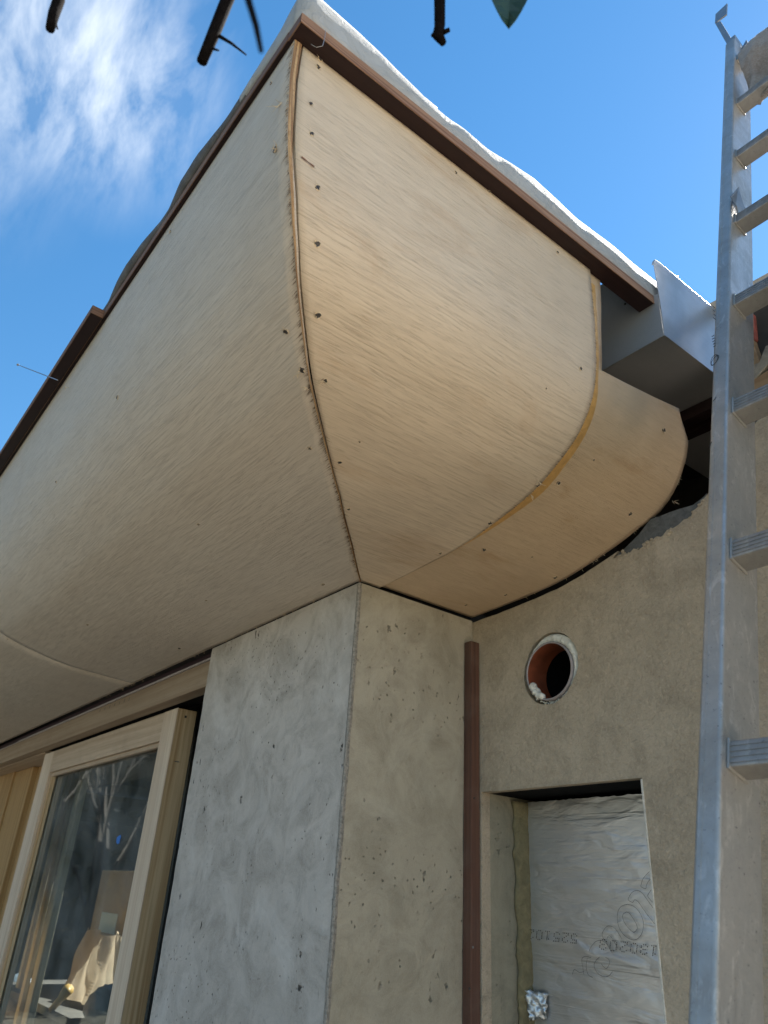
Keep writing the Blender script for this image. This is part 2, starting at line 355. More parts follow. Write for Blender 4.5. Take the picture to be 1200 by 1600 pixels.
M['slab'] = plain('dark roof slate', (0.12, 0.125, 0.125), 0.75, 0.3, 40, 0.6, 0.003)
M['block'] = timber('rough sawn block', (0.42, 0.28, 0.16), (0.31, 0.19, 0.10), 'x', 1.2, 0.75, 0.3)
M['plank'] = timber('dry beige plank', (0.58, 0.47, 0.35), (0.46, 0.36, 0.26), 'x', 1.0, 0.75)
M['bark'] = plain('dark wet bark', (0.006, 0.005, 0.005), 0.95, 0.35, 120, 0.8, 0.002, spec=0.06)  # twigs kept almost black throughout
M['bark_pale'] = plain('pale bare bark', (0.12, 0.115, 0.105), 0.85, 0.3, 40, 0.6, 0.003)
M['plastic'] = plain('grey plastic scrap', (0.11, 0.12, 0.13), 0.4, 0.3, 30)
M['ink'] = plain('black printing ink', (0.03, 0.03, 0.033), 0.6, 0.1, 50)
M['ink_soft'] = plain('thin grey printing ink', (0.11, 0.11, 0.12), 0.6, 0.1, 50)
M['tape'] = plain('blue tape', (0.03, 0.17, 0.55), 0.5, 0.15, 60)
M['sheet'] = plain('cream dust sheet', (0.66, 0.56, 0.42), 0.9, 0.12, 25, 0.5, 0.004)
def sheet_mat():
    m = bpy.data.materials.new('cream cotton sheet'); m.use_nodes = True; N = m.node_tree.nodes; L = m.node_tree.links; N.clear()
    out = N.new('ShaderNodeOutputMaterial'); df = N.new('ShaderNodeBsdfDiffuse'); tr = N.new('ShaderNodeBsdfTranslucent'); mx = N.new('ShaderNodeMixShader'); mx.inputs[0].default_value = 0.45
    tc = N.new('ShaderNodeTexCoord'); nz = N.new('ShaderNodeTexNoise'); nz.inputs['Scale'].default_value = 9; nz.inputs['Detail'].default_value = 5; L.new(tc.outputs['Object'], nz.inputs['Vector'])
    rp = N.new('ShaderNodeValToRGB'); rp.color_ramp.elements[0].color = (0.62, 0.49, 0.36, 1); rp.color_ramp.elements[1].color = (0.72, 0.62, 0.48, 1); L.new(nz.outputs['Fac'], rp.inputs[0])
    for b in (df, tr): L.new(rp.outputs[0], b.inputs['Color'])
    L.new(df.outputs[0], mx.inputs[1]); L.new(tr.outputs[0], mx.inputs[2]); L.new(mx.outputs[0], out.inputs[0]); return m
M['sheet'] = sheet_mat()
M['card'] = plain('brown card box', (0.30, 0.22, 0.12), 0.8, 0.15, 30)
M['paper'] = plain('pale blue label', (0.45, 0.55, 0.60), 0.7, 0.2, 130)
M['lath'] = timber('grey green stud', (0.46, 0.43, 0.32), (0.37, 0.34, 0.25), 'z', 1.0, 0.6)
M['yellow'] = plain('yellow handle', (0.30, 0.19, 0.045), 0.5, 0.15, 30)
M['bag'] = plain('grey plastic bag', (0.20, 0.20, 0.21), 0.4, 0.3, 18, 0.6, 0.01)
M['bag_blue'] = plain('pale blue rag', (0.15, 0.21, 0.28), 0.6, 0.2, 30)
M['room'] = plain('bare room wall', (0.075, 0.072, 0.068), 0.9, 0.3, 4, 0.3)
def ground_mat():
    t = NT('pale gravel paving'); o = t.tc.outputs['Object']
    a = t.noise(o, 0.7, 6, 0.6); b = t.vor(o, 45); c = t.noise(o, 30, 5, 0.7)
    col = t.mix(t.rng(a, 0.35, 0.65), (0.66, 0.565, 0.46), (0.60, 0.505, 0.405)); col = t.mix(t.rng(c, 0.35, 0.7, 0, 0.5), col, (0.42, 0.33, 0.22))
    return t.fin(col, 0.95, None, t.bump(b, 0.6, 0.01))
M['ground'] = ground_mat()
M['earth'] = plain('dark bare earth and grass', (0.07, 0.068, 0.05), 0.95, 0.35, 3, 0.6, 0.02)
M['gravel'] = plain('grey gravel', (0.17, 0.165, 0.155), 0.95, 0.3, 40, 0.8, 0.01)
def fabric_mat():
    t = NT('white roof fleece'); uv = t.tc.outputs['UV']; o = t.tc.outputs['Object']
    rib = t.noise(t.mapping((6, 320, 1), vec=uv), 1, 2, 0.5); cr = t.noise(o, 34, 7, 0.7, 1.2); d = t.noise(o, 9, 6, 0.7, 0.6)
    c = t.mix(t.rng(cr, 0.3, 0.7), (0.43, 0.44, 0.435), (0.35, 0.36, 0.36)); c = t.mix(t.rng(d, 0.56, 0.76, 0, 0.6), c, (0.36, 0.33, 0.28))
    n = t.bump(rib, 0.35, 0.001); n = t.bump(cr, 0.8, 0.007, n)
    return t.fin(c, 0.75, None, n, 0.3)
M['fleece'] = fabric_mat()
def foil_mat():
    t = NT('embossed foil facing'); uv = t.tc.outputs['UV']
    w1 = t.noise(t.mapping((12, 38, 1), vec=uv), 1, 3, 0.5, 0.6)
    w2 = t.noise(t.mapping((45, 120, 1), vec=uv), 1, 3, 0.6, 0.8)
    w3 = t.noise(t.mapping((2.5, 70, 1), vec=uv), 1, 2, 0.5, 0.3)
    m = t.noise(t.mapping((6, 9, 1), vec=uv), 1, 5, 0.6)
    c = t.mix(t.rng(m, 0.3, 0.7), (0.75, 0.75, 0.755), (0.63, 0.635, 0.64))
    n = t.bump(t.rng(w1, 0.3, 0.7), 0.34, 0.006); n = t.bump(w2, 0.2, 0.002, n); n = t.bump(t.rng(w3, 0.55, 0.66), 0.3, 0.002, n)
    return t.fin(c, t.rng(m, 0.2, 0.8, 0.36, 0.48), 0.85, n)
M['foil'] = foil_mat()
M['underlay'] = plain('dark grey underlay', (0.10, 0.10, 0.10), 0.8, 0.25, 30, 0.5, 0.003)  # fleece darkened: shade along the front edge put into its colour
def cloth_mat():
    t = NT('grey brown plush cloth'); o = t.tc.outputs['Object']
    f = t.noise(o, 230, 4, 0.75); a = t.noise(o, 40, 5, 0.65)
    c = t.mix(t.rng(a, 0.3, 0.7), (0.29, 0.235, 0.205), (0.19, 0.15, 0.13)); c = t.mix(t.rng(f, 0.45, 0.65, 0, 0.6), c, (0.38, 0.34, 0.30))
    t.b.inputs['Sheen Weight'].default_value = 0.4
    n = t.bump(f, 1.0, 0.004); n = t.bump(a, 0.5, 0.006, n)
    return t.fin(c, 0.95, None, n)
M['cloth'] = cloth_mat()
def glass_mat():
    m = bpy.data.materials.new('thin window glass'); m.use_nodes = True; N = m.node_tree.nodes; L = m.node_tree.links; N.clear()
    out = N.new('ShaderNodeOutputMaterial'); mx = N.new('ShaderNodeMixShader'); tr = N.new('ShaderNodeBsdfTransparent'); gl = N.new('ShaderNodeBsdfGlossy')
    tr.inputs['Color'].default_value = (0.86, 0.9, 0.88, 1); gl.inputs['Roughness'].default_value = 0.015
    fr = N.new('ShaderNodeFresnel'); ge = N.new('ShaderNodeNewGeometry'); io = N.new('ShaderNodeMapRange')
    io.inputs['To Min'].default_value = 1.42; io.inputs['To Max'].default_value = 1/1.42; L.new(ge.outputs['Backfacing'], io.inputs['Value']); L.new(io.outputs[0], fr.inputs['IOR'])
    tc = N.new('ShaderNodeTexCoord'); nz = N.new('ShaderNodeTexNoise'); nz.inputs['Scale'].default_value = 3; nz.inputs['Detail'].default_value = 2
    L.new(tc.outputs['Object'], nz.inputs['Vector']); bp = N.new('ShaderNodeBump'); bp.inputs['Strength'].default_value = 0.05; bp.inputs['Distance'].default_value = 0.01
    L.new(nz.outputs['Fac'], bp.inputs['Height']); L.new(bp.outputs[0], gl.inputs['Normal'])
    L.new(fr.outputs[0], mx.inputs[0]); L.new(tr.outputs[0], mx.inputs[1]); L.new(gl.outputs[0], mx.inputs[2])
    # pale diffuse veil imitating hazy reflections on the pane
    df = N.new('ShaderNodeBsdfDiffuse'); df.inputs['Color'].default_value = (0.6, 0.62, 0.62, 1); n2 = N.new('ShaderNodeTexNoise'); n2.inputs['Scale'].default_value = 7; n2.inputs['Detail'].default_value = 6
    L.new(tc.outputs['Object'], n2.inputs['Vector']); mr = N.new('ShaderNodeMapRange'); mr.inputs['From Min'].default_value = 0.35; mr.inputs['From Max'].default_value = 0.8; mr.inputs['To Min'].default_value = 0.01; mr.inputs['To Max'].default_value = 0.15
    L.new(n2.outputs['Fac'], mr.inputs['Value']); m2 = N.new('ShaderNodeMixShader'); L.new(mr.outputs[0], m2.inputs[0]); L.new(mx.outputs[0], m2.inputs[1]); L.new(df.outputs[0], m2.inputs[2])
    L.new(m2.outputs[0], out.inputs[0]); return m
M['glass'] = glass_mat()
def leaf_mat(name, c, rough=0.35):
    t = NT(name); o = t.tc.outputs['Object']; a = t.noise(o, 60, 4, 0.6)
    return t.fin(t.mix(t.rng(a, 0.3, 0.7), c, tuple(x*0.6 for x in c)), rough, None, t.bump(a, 0.2, 0.001))
M['leaf'] = leaf_mat('glossy dark leaf', (0.022, 0.05, 0.026))
M['hedge'] = leaf_mat('evergreen foliage', (0.13, 0.14, 0.12), 0.8)

# ================================================================== SETTING
def sheet(name, mat, x0, x1, y0, y1, z):
    return tag(mesh(name, [(x0, y0, z), (x1, y0, z), (x1, y1, z), (x0, y1, z)], [(0, 1, 2, 3)], mat), kind='structure')
sheet('ground', M['earth'], -120, 120, -120, 120, 0)
sheet('yard', M['ground'], 2.2, 16, -1.9, 12, 0.004)  # unseen pale ground, placed to bounce warm light onto the side eave
sheet('gravel_path', M['gravel'], -9, -1.0, -8.5, -2.9, 0.004)
def structure_box(name, *a): return tag(box(name, *a, bevel=0), kind='structure')
# the shell of the unfinished house behind what the photograph shows
structure_box('roof_deck', -7.5, 0.340, -0.528, 0.70, 0.4385, 0.450, M['cavity'])
structure_box('roof_deck', 0.341, 0.530, 0.226, 0.70, 0.4460, 0.5000, M['cavity'])  # added unseen block, stops sun entering under the raised fleece
structure_box('roof_upstand', 0.20, 0.339, 0.03, 0.70, 0.4505, 0.540, M['cavity'])
structure_box('roof_deck', -7.5, 1.3, 0.701, 1.2, 0.4385, 0.470, M['cavity'])
structure_box('roof_deck', -2.1, 1.3, 1.201, 5.0, 0.4385, 0.470, M['cavity'])
structure_box('roof_deck', -7.5, -4.6, 1.201, 5.0, 0.4385, 0.470, M['cavity'])
structure_box('roof_deck', -4.599, -2.101, 2.4, 5.0, 0.4385, 0.470, M['cavity'])
structure_box('room_ceiling', -7.4, -0.30, 0.132, 0.95, 0.030, 0.050, M['room'])  # unseen opening added in ceiling and deck, lets sun onto the dust sheet
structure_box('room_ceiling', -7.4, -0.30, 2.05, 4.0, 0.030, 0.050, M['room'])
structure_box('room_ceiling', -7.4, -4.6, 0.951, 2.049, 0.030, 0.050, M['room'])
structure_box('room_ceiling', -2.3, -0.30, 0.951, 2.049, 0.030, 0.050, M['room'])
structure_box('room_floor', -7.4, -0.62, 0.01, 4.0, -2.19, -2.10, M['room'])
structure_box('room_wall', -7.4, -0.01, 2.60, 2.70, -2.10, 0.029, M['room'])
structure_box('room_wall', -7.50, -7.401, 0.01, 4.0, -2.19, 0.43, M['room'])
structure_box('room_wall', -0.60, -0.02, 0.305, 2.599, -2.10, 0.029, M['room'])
structure_box('house_wall', -7.4, -3.9, 0.005, 0.13, -2.099, 0.43, M['side_render'])
structure_box('cavity_wall', 0.02, 1.18, 0.80, 0.86, -2.2, 0.437, M['cavity'])
structure_box('cavity_wall', 0.66, 1.18, 0.320, 0.36, 0.16, 0.437, M['cavity'])

structure_box('gable_wall', 1.19, 1.29, 0.365, 5.0, -2.2, 0.437, M['side_render'])

# ================================================================== CORNER PILLAR
pillar = thing('corner_pillar', 'plastered house corner, grey towards the door and olive round the side, under the curved eave', 'wall corner', (-0.3, 0.15, 0))
def slab_face(name, corner, ua, va, nu, nv, mat, amp, parent, thick, jag_left=0.0):
    """plaster skin: a gently uneven sheet with thickness"""
    corner, ua, va = Vector(corner), Vector(ua), Vector(va); n = ua.cross(va).normalized(); V = []; F = []
    for j in range(nv+1):
        for i in range(nu+1):
            p = corner + ua*(i/nu) + va*(j/nv)
            e = min(i, nu-i, j, nv-j)
            d = amp*(vnoise(i*0.7+j*0.31, 3) + vnoise(j*0.45-i*0.2, 8)) if e > 0 else 0
            if i == 0 and jag_left: p = p + ua.normalized()*(abs(vnoise(j*0.9, 5)) + 0.3*abs(vnoise(j*3.1, 6)))*jag_left
            V.append(p + n*d)
    w = nu+1
    for j in range(nv):
        for i in range(nu): F.append((j*w+i, j*w+i+1, (j+1)*w+i+1, (j+1)*w+i))
    rim = [i for i in range(w)] + [j*w+nu for j in range(1, nv+1)] + [nv*w+i for i in range(nu-1, -1, -1)] + [j*w for j in range(nv-1, 0, -1)]
    b = len(V); V += [V[k] - n*thick for k in rim]; m = len(rim)
    for k in range(m): F.append((rim[(k+1) % m], rim[k], b+k, b+(k+1) % m))
    F.append(tuple(b+k for k in range(m))[::-1])
    return mesh(name, V, F, mat, parent)
slab_face('front_render', (-0.616, 0, 0), (0.6125, 0, 0), (0, 0, Z0-0.0025), 26, 90, M['front_render'], 0.0016, pillar, 0.12, 0.006)
slab_face('side_render', (0, 0.0035, 0), (0, 0.2905, 0), (0, 0, Z0-0.0025), 14, 90, M['side_render'], 0.0012, pillar, 0.10)
def corner_bead():
    V = []; F = []; n = 260
    for k in range(n+1):
        z = (Z0-0.003)*k/n
        a = 0.0022*(vnoise(k*0.55, 2)+vnoise(k*1.7, 4)); b = 0.0022*(vnoise(k*0.6, 12)+vnoise(k*1.9, 14))
        V += [(-0.0062+a*0.5, -0.0007+abs(b)*0.3, z), (-0.0012+a*0.4, -0.0012+b*0.5, z), (0.0012+b*0.5, 0.0008+a*0.5, z), (0.0007, 0.0060+a*0.6, z), (-0.0035, 0.0035, z)]
    for k in range(n):
        for i in range(5): F.append((k*5+i, k*5+(i+1) % 5, (k+1)*5+(i+1) % 5, (k+1)*5+i))
    F += [(4, 3, 2, 1, 0), tuple(n*5+i for i in range(5))]
    return mesh('corner_bead', V, F, M['corner'], pillar)
corner_bead()

# ================================================================== RECESSED SIDE WALL (with pipe hole and window recess)
WY = 0.294
side_wall = thing('side_wall', 'brown sand-rendered wall behind the ladder, with a round pipe hole and a square recess', 'wall', (1.5, 0.5, 0))
PROF = [(0, 0), (.08, .003), (.162, .009), (.226, .022), (.277, .037), (.307, .053), (.343, .08), (.366, .114), (.376, .15), (.380, .2), (.381, .26), (.3815, .30)]
PROF = [(a*S, b*S) for a, b in PROF]
def smooth_profile(pts, n=6):
    out = []
    for i in range(len(pts)-1):
        p0, p1, p2, p3 = pts[max(i-1, 0)], pts[i], pts[i+1], pts[min(i+2, len(pts)-1)]
        for k in range(n):
            t = k/n
            out.append(tuple(0.5*((2*p1[c]) + (-p0[c]+p2[c])*t + (2*p0[c]-5*p1[c]+4*p2[c]-p3[c])*t*t + (-p0[c]+3*p1[c]-3*p2[c]+p3[c])*t**3) for c in (0, 1)))
    return out + [pts[-1]]
CURVE = smooth_profile(PROF)
PIPE_C = R3(P(858, 1048, 1, WY)); PIPE_R = 0.0535
REC = (0.024, 0.3695, -1.35, -0.3415)                       # recess x0, x1, z0, z1
def wall_c():
    def px(x, y): q = P(x, y, 1, WY); return (q.x, q.z - Z0)
    top = [(t, z-0.0062+0.002*vnoise(t*60, 3)) for t, z in CURVE if t < 0.375]
    rag = [px(*q) for q in [(958, 872), (966, 871), (974, 862), (982, 866), (990, 857), (998, 859), (1008, 851), (1016, 846), (1026, 838), (1034, 839), (1042, 828), (1052, 825), (1060, 820), (1068, 812), (1078, 809), (1084, 798), (1092, 790), (1098, 781), (1104, 774)]]
    outer = [(0.0005, -Z0), (1.3, -Z0), (1.3, 0.20), (0.75, 0.20), (0.70, 0.197), (0.655, 0.185), (0.63, 0.165), (0.60, 0.125)] + rag[::-1] + top[::-1]
    pts = [outer[0]]
    for q in outer[1:]:
        if abs(q[0]-pts[-1][0]) + abs(q[1]-pts[-1][1]) > 1e-4: pts.append(q)
    hole = []
    for k in range(44):
        a = 2*math.pi*k/44
        bulge = 0.0045 + 0.013*max(0, math.cos(a - 1.05))**0.8 + 0.004*max(0, math.cos(a-3.9)) + 0.0022*vnoise(k*0.9, 1)
        hole.append((PIPE_C.x + (PIPE_R+bulge)*math.cos(a), PIPE_C.z + (PIPE_R+bulge)*math.sin(a)))
    x0, x1, z0, z1 = REC
    rec = [(x0, z0), (x1, z0), (x1, z1), (x0, z1)]
    loops = [pts, hole[::-1], rec[::-1]]
    tris = tessellate_polygon([[Vector((a, b, 0)) for a, b in l] for l in loops])
    flat = [p for l in loops for p in l]
    V = [(a, WY, b+Z0) for a, b in flat] + [(a, WY+0.022, b+Z0) for a, b in flat]; n = len(flat)
    F = []
    for t in tris:
        a, b, c = (flat[i] for i in t)
        F.append(t if (b[0]-a[0])*(c[1]-a[1]) - (b[1]-a[1])*(c[0]-a[0]) > 0 else t[::-1])
    o = 0
    for l in loops:
        m = len(l)
        for k in range(m): F.append((o+k, o+k+n, o+(k+1) % m+n, o+(k+1) % m))
        o += m
    mesh('render_coat', V, F, M['sand_render'], side_wall)
    # darker basecoat left showing along the torn top edge
    sc = [(930, 898), (960, 868), (974, 859), (985, 848), (998, 835), (1008, 822), (1016, 811), (1030, 807), (1044, 801), (1062, 795), (1083, 789), (1096, 779), (1104, 771), (1104, 800), (1060, 845), (990, 885)]
    q = [P(a, b, 1, WY+0.006) for a, b in sc]
    V2 = [(v.x, WY+0.006, v.z) for v in q] + [(v.x, WY+0.020, v.z+0.001) for v in q]; m = len(q)
    tr = tessellate_polygon([[Vector((v[0], v[2], 0)) for v in V2[:m]]])
    F2 = [t for t in tr] + [(k, k+m, (k+1) % m+m, (k+1) % m) for k in range(m)]
    mesh('base_coat', V2, F2, M['scratch'], side_wall)
    # crumbled edge of the render along the tear
    bm = bmesh.new()
    for k in range(70):
        t = random.random(); i = int(t*(len(rag)-1)); f = t*(len(rag)-1)-i
        a, b = rag[i], rag[min(i+1, len(rag)-1)]
        c = Vector((a[0]+(b[0]-a[0])*f, WY-0.0005+random.uniform(-0.001, 0.005), a[1]+(b[1]-a[1])*f + Z0 + random.uniform(-0.010, 0.003)))
        r = bmesh.ops.create_icosphere(bm, subdivisions=1, radius=random.uniform(0.0012, 0.0042))
        for v in r['verts']: v.co = c + Vector((v.co.x*random.uniform(0.7, 1.5), v.co.y*0.7, v.co.z*random.uniform(0.6, 1.1)))
    tag(from_bm('crumbled_edge', bm, M['sand_render'], side_wall), kind='stuff')
    # recess lining
    D = 0.47
    box('left_reveal', x0-0.05, x0-0.0005, WY+0.0225, D, z0, z1, M['reveal_render'], side_wall, 0)
    box('right_reveal', x1+0.0005, x1+0.05, WY+0.0225, D, z0, z1, M['reveal_render'], side_wall, 0)
    box('recess_head', x0-0.05, x1+0.05, WY+0.0225, D, z1+0.0005, z1+0.03, M['dpc'], side_wall, 0)  # near-black bitumen tone, with the shade under the head painted in
    box('recess_sill', x0-0.05, x1+0.05, WY+0.0225, D, z0-0.03, z0-0.0005, M['reveal_render'], side_wall, 0)
    box('recess_back', x0-0.05, x1+0.05, D+0.001, D+0.02, z0-0.03, z1+0.03, M['dpc'], side_wall, 0)
    box('edge_bead', x1-0.0024, x1+0.0006, WY-0.0015, WY+0.02, z0, z1-0.003, M['bead'], side_wall, 0.0006)
    box('edge_bead', x0+0.03, x1+0.0006, WY-0.0008, WY+0.006, z1-0.0012, z1+0.0004, M['sand_render'], side_wall, 0.0003)
wall_c()

# ================================================================== DRAIN PIPE IN THE WALL
pipe_t = thing('waste_pipe', 'open orange-brown drain pipe end sealed into the rendered wall with white foam', 'pipe', (PIPE_C.x, WY, Z0+PIPE_C.z))
def lathe_y(name, prof, mat, c, parent, seg=40, closed=False):
    V = []; F = []; m = len(prof)
    for k in range(seg):
        a = 2*math.pi*k/seg
        for r, y in prof: V.append((c.x + r*math.cos(a), y, Z0 + c.z + r*math.sin(a)))
    for k in range(seg):
        for i in range(m - (0 if closed else 1)):
            j = (i+1) % m
            F.append((k*m+i, k*m+j, ((k+1) % seg)*m+j, ((k+1) % seg)*m+i))
    return mesh(name, V, F, mat, parent, smooth=True)
lathe_y('pipe', [(PIPE_R-0.0035, WY-0.001), (PIPE_R-0.0035, WY+0.050)], M['pipe'], PIPE_C, pipe_t)
lathe_y('dark_socket', [(PIPE_R+0.004, WY+0.0503), (PIPE_R+0.004, WY+0.50), (0.001, WY+0.501)], M['dpc'], PIPE_C, pipe_t)  # black sleeve painted in for the unlit depth behind the pipe
lathe_y('pipe_rim', [(PIPE_R-0.0034, WY-0.0015), (PIPE_R-0.001, WY-0.003), (PIPE_R, WY-0.002), (PIPE_R, WY+0.05), (PIPE_R-0.0034, WY+0.05)], M['pipe_rim'], PIPE_C, pipe_t, closed=True)
def foam_ring():
    bm = bmesh.new(); rings = []
    n = 110
    for k in range(n+1):
        a = -0.75 + 3.75*k/n; w = 0.0135*max(0, math.cos(a-1.05))**0.8 + 0.0022; e = math.sin(math.pi*k/n)**0.4
        ring = []
        for q in range(9):
            f = q/8; rr = PIPE_R + 0.0004 + w*f*1.02*e; h = (0.0055+0.004*vnoise(k*0.31, 2)+0.003*vnoise(k*0.9+q, 5))*math.sin(math.pi*(0.12+0.86*f))*e
            ring.append(bm.verts.new((PIPE_C.x + rr*math.cos(a) + 0.0008*vnoise(k*1.3+q*2, 7), WY + 0.006 - h + 0.0012*vnoise(k*0.7+q*1.1, 8), Z0+PIPE_C.z + rr*math.sin(a))))
        rings.append(ring)
    for r0, r1 in zip(rings[:-1], rings[1:]):
        for q in range(8): bm.faces.new((r0[q], r0[q+1], r1[q+1], r1[q]))
    for k in range(46):
        a = random.uniform(3.4, 5.7); rr = PIPE_R + 0.001 + random.random()*0.003
        c = Vector((PIPE_C.x + rr*math.cos(a), WY + random.uniform(0.003, 0.008), Z0+PIPE_C.z + rr*math.sin(a)))
        r = bmesh.ops.create_icosphere(bm, subdivisions=1, radius=random.uniform(0.0012, 0.0026))
        for v in r['verts']: v.co = c + v.co
    from_bm('foam_seal', bm, M['foam'], pipe_t, smooth=True)
    bm = bmesh.new()
    for k in range(16):
        a = math.radians(205 + 42*k/15); rr = PIPE_R-0.004 - 0.003*random.random()
        c = Vector((PIPE_C.x + rr*math.cos(a), WY+random.uniform(-0.002, 0.006), Z0+PIPE_C.z + rr*math.sin(a)))
        r = bmesh.ops.create_icosphere(bm, subdivisions=2, radius=random.uniform(0.0045, 0.0075))
        for v in r['verts']: v.co = c + v.co
    from_bm('foam_lump', bm, M['foam'], pipe_t, smooth=True)
foam_ring()

# ================================================================== FOIL INSULATION BOARD IN THE RECESS
BY = 0.405
board = thing('insulation_board', 'foil-faced insulation board with upside-down printing, set in the square wall recess', 'insulation board', (0.2, BY, Z0-1.30))
def foil_face():
    x0, x1, z0, z1 = 0.0355, 0.3685, -1.30, -0.3475; nu, nv = 60, 150; V = []; F = []; UV = []
    for j in range(nv+1):
        for i in range(nu+1):
            x = x0 + (x1-x0)*i/nu; z = z0 + (z1-z0)*j/nv
            if i == 0: x += 0.004*vnoise(j*0.6, 5) + 0.002*vnoise(j*1.9, 6)
            if j == nv: z += 0.0025*vnoise(i*0.7, 9)
            zz = z + 0.012*(x-x0)/(x1-x0)
            y = BY + 0.0003*vnoise(i*0.4+j*0.3, 1) + 0.0009*vnoise(j*0.8+i*0.05, 2)
            for zc, w, h in ((-0.575, 0.006, 0.0045), (-0.645, 0.004, 0.004), (-0.455, 0.002, 0.0014), (-0.405, 0.002, -0.0012), (-0.61, 0.002, -0.0012)):
                s = zz + 0.06*(x-x0) - zc + 0.004*vnoise(i*0.18, int(-zc*100))
                y -= h*math.exp(-(s/w)**2)*(0.5 + 0.5*abs(vnoise(i*0.15, 31))*2)
            V.append((x, y, z+Z0)); UV.append((x, z))
    w = nu+1
    for j in range(nv):
        for i in range(nu): F.append((j*w+i, j*w+i+1, (j+1)*w+i+1, (j+1)*w+i))
    mesh('foil_face', V, F, M['foil'], board, UV, smooth=True)
    box('foam_core', x0+0.003, x1-0.001, BY+0.004, BY+0.05, z0, z1-0.003, M['foam_y'], board, 0.001)
foil_face()
def on_board(px, py, lift=0.0040): q = P(px, py, 1, BY-lift); return Vector((q.x, BY-lift, q.z))
GLYPH = {'0': ['0110', '1001', '1001', '1001', '1001', '1001', '0110'], '1': ['0010', '0110', '0010', '0010', '0010', '0010', '0111'],
         '2': ['0110', '1001', '0001', '0010', '0100', '1000', '1111'], '3': ['0110', '1001', '0001', '0110', '0001', '1001', '0110'],
         '5': ['1111', '1000', '1110', '0001', '0001', '1001', '0110']}
def printed(text, p_left, p_right, hpx):
    """dot-matrix digits printed upside down: read from the right end towards the left"""
    bm = bmesh.new(); n = len(text); a, b = Vector((*p_right, 0)), Vector((*p_left, 0)); step = (b-a)/n
    up = Vector((step.y, -step.x, 0)).normalized()                       # text 'up' points down the picture
    if up.y < 0: up = -up
    for i, ch in enumerate(text):
        for r, row in enumerate(GLYPH[ch]):
            for c, bit in enumerate(row):
                if bit == '0': continue
                q = a + step*(i + (c+0.6)/5.0) + up*(hpx*(6-r)/6 )
                c0 = on_board(q.x, q.y); s = 0.00105
                vs = [bm.verts.new(c0 + Vector((s*math.cos(k*math.pi/3), 0, s*math.sin(k*math.pi/3)))) for k in range(6)]
                bm.faces.new(vs)
    from_bm('printed_number', bm, M['ink'], board)
printed('525102', (822, 1452), (903, 1460), 14)
printed('1130203', (934, 1467), (1046, 1481), 15)
def ribbon(name, polys, mat, parent, conv, w=0.00075, closed=()):
    V = []; F = []
    for idx, pl in enumerate(polys):
        pts = [conv(*q) for q in pl]
        if idx in closed: pts = pts + [pts[0]]
        fine = []
        for i in range(len(pts)-1):
            p0, p1, p2, p3 = pts[max(i-1, 0)], pts[i], pts[i+1], pts[min(i+2, len(pts)-1)]
            for k in range(4):
                t = k/4; fine.append(0.5*((2*p1) + (p2-p0)*t + (2*p0-5*p1+4*p2-p3)*t*t + (3*p1-p0-3*p2+p3)*t**3))
        fine.append(pts[-1]); b = len(V)
        for i, p in enumerate(fine):
            d = fine[min(i+1, len(fine)-1)] - fine[max(i-1, 0)]; n = Vector((d.z, 0, -d.x)).normalized()*w/2
            V += [p+n, p-n]
        for i in range(len(fine)-1): F.append((b+2*i, b+2*i+1, b+2*i+3, b+2*i+2))
    return mesh(name, V, F, mat, parent)
LT = [[[(1060, 140), (1010, 165), (960, 215), (930, 260), (913, 320), (912, 340), (965, 365), (975, 325), (1000, 275), (1035, 245), (1068, 238)], [(1066, 345), (1035, 375), (1005, 415), (990, 452), (1035, 510), (1090, 565)]],
      [[(1096, 650), (1010, 530), (930, 420), (880, 388), (840, 388), (800, 415), (775, 455), (762, 495), (812, 525), (830, 500), (850, 497), (885, 525), (950, 620), (1030, 725), (1105, 815)]],
      [[(750, 549), (690, 565), (650, 610), (635, 680), (640, 770), (670, 850), (720, 915), (780, 953), (830, 965), (885, 940), (925, 880), (940, 800), (935, 735), (905, 660), (860, 600), (810, 562)], [(740, 638), (705, 660), (697, 700), (715, 755), (755, 815), (800, 860), (830, 875), (862, 845), (868, 815), (850, 765), (800, 685), (770, 648)]],
      [[(688, 958), (650, 890), (610, 835), (560, 803), (515, 805), (475, 850), (456, 905), (478, 960), (510, 1000), (560, 1100)], [(512, 955), (525, 925), (548, 918), (575, 950), (640, 1060)]],
      [[(300, 1105), (330, 1040), (380, 985), (430, 970), (480, 985), (530, 1040), (575, 1120)], [(495, 1170), (535, 1195), (542, 1240), (520, 1285), (500, 1300), (465, 1270), (448, 1245)], [(425, 1165), (385, 1205), (362, 1260), (380, 1320), (420, 1370), (480, 1396), (535, 1385), (578, 1335)]],
      [[(240, 1362), (232, 1300), (218, 1190), (262, 1158), (325, 1172)], [(245, 1335), (190, 1345), (130, 1312), (108, 1370)], [(282, 1180), (270, 1280), (295, 1375), (345, 1402)]]]
for k, pl in enumerate(LT):
    ribbon('outlined_letter', pl, M['ink_soft'], board, lambda x, y: on_board(880+x/7.5, 1340+y/7.5), 0.0007, (0, 1) if k == 2 else ())
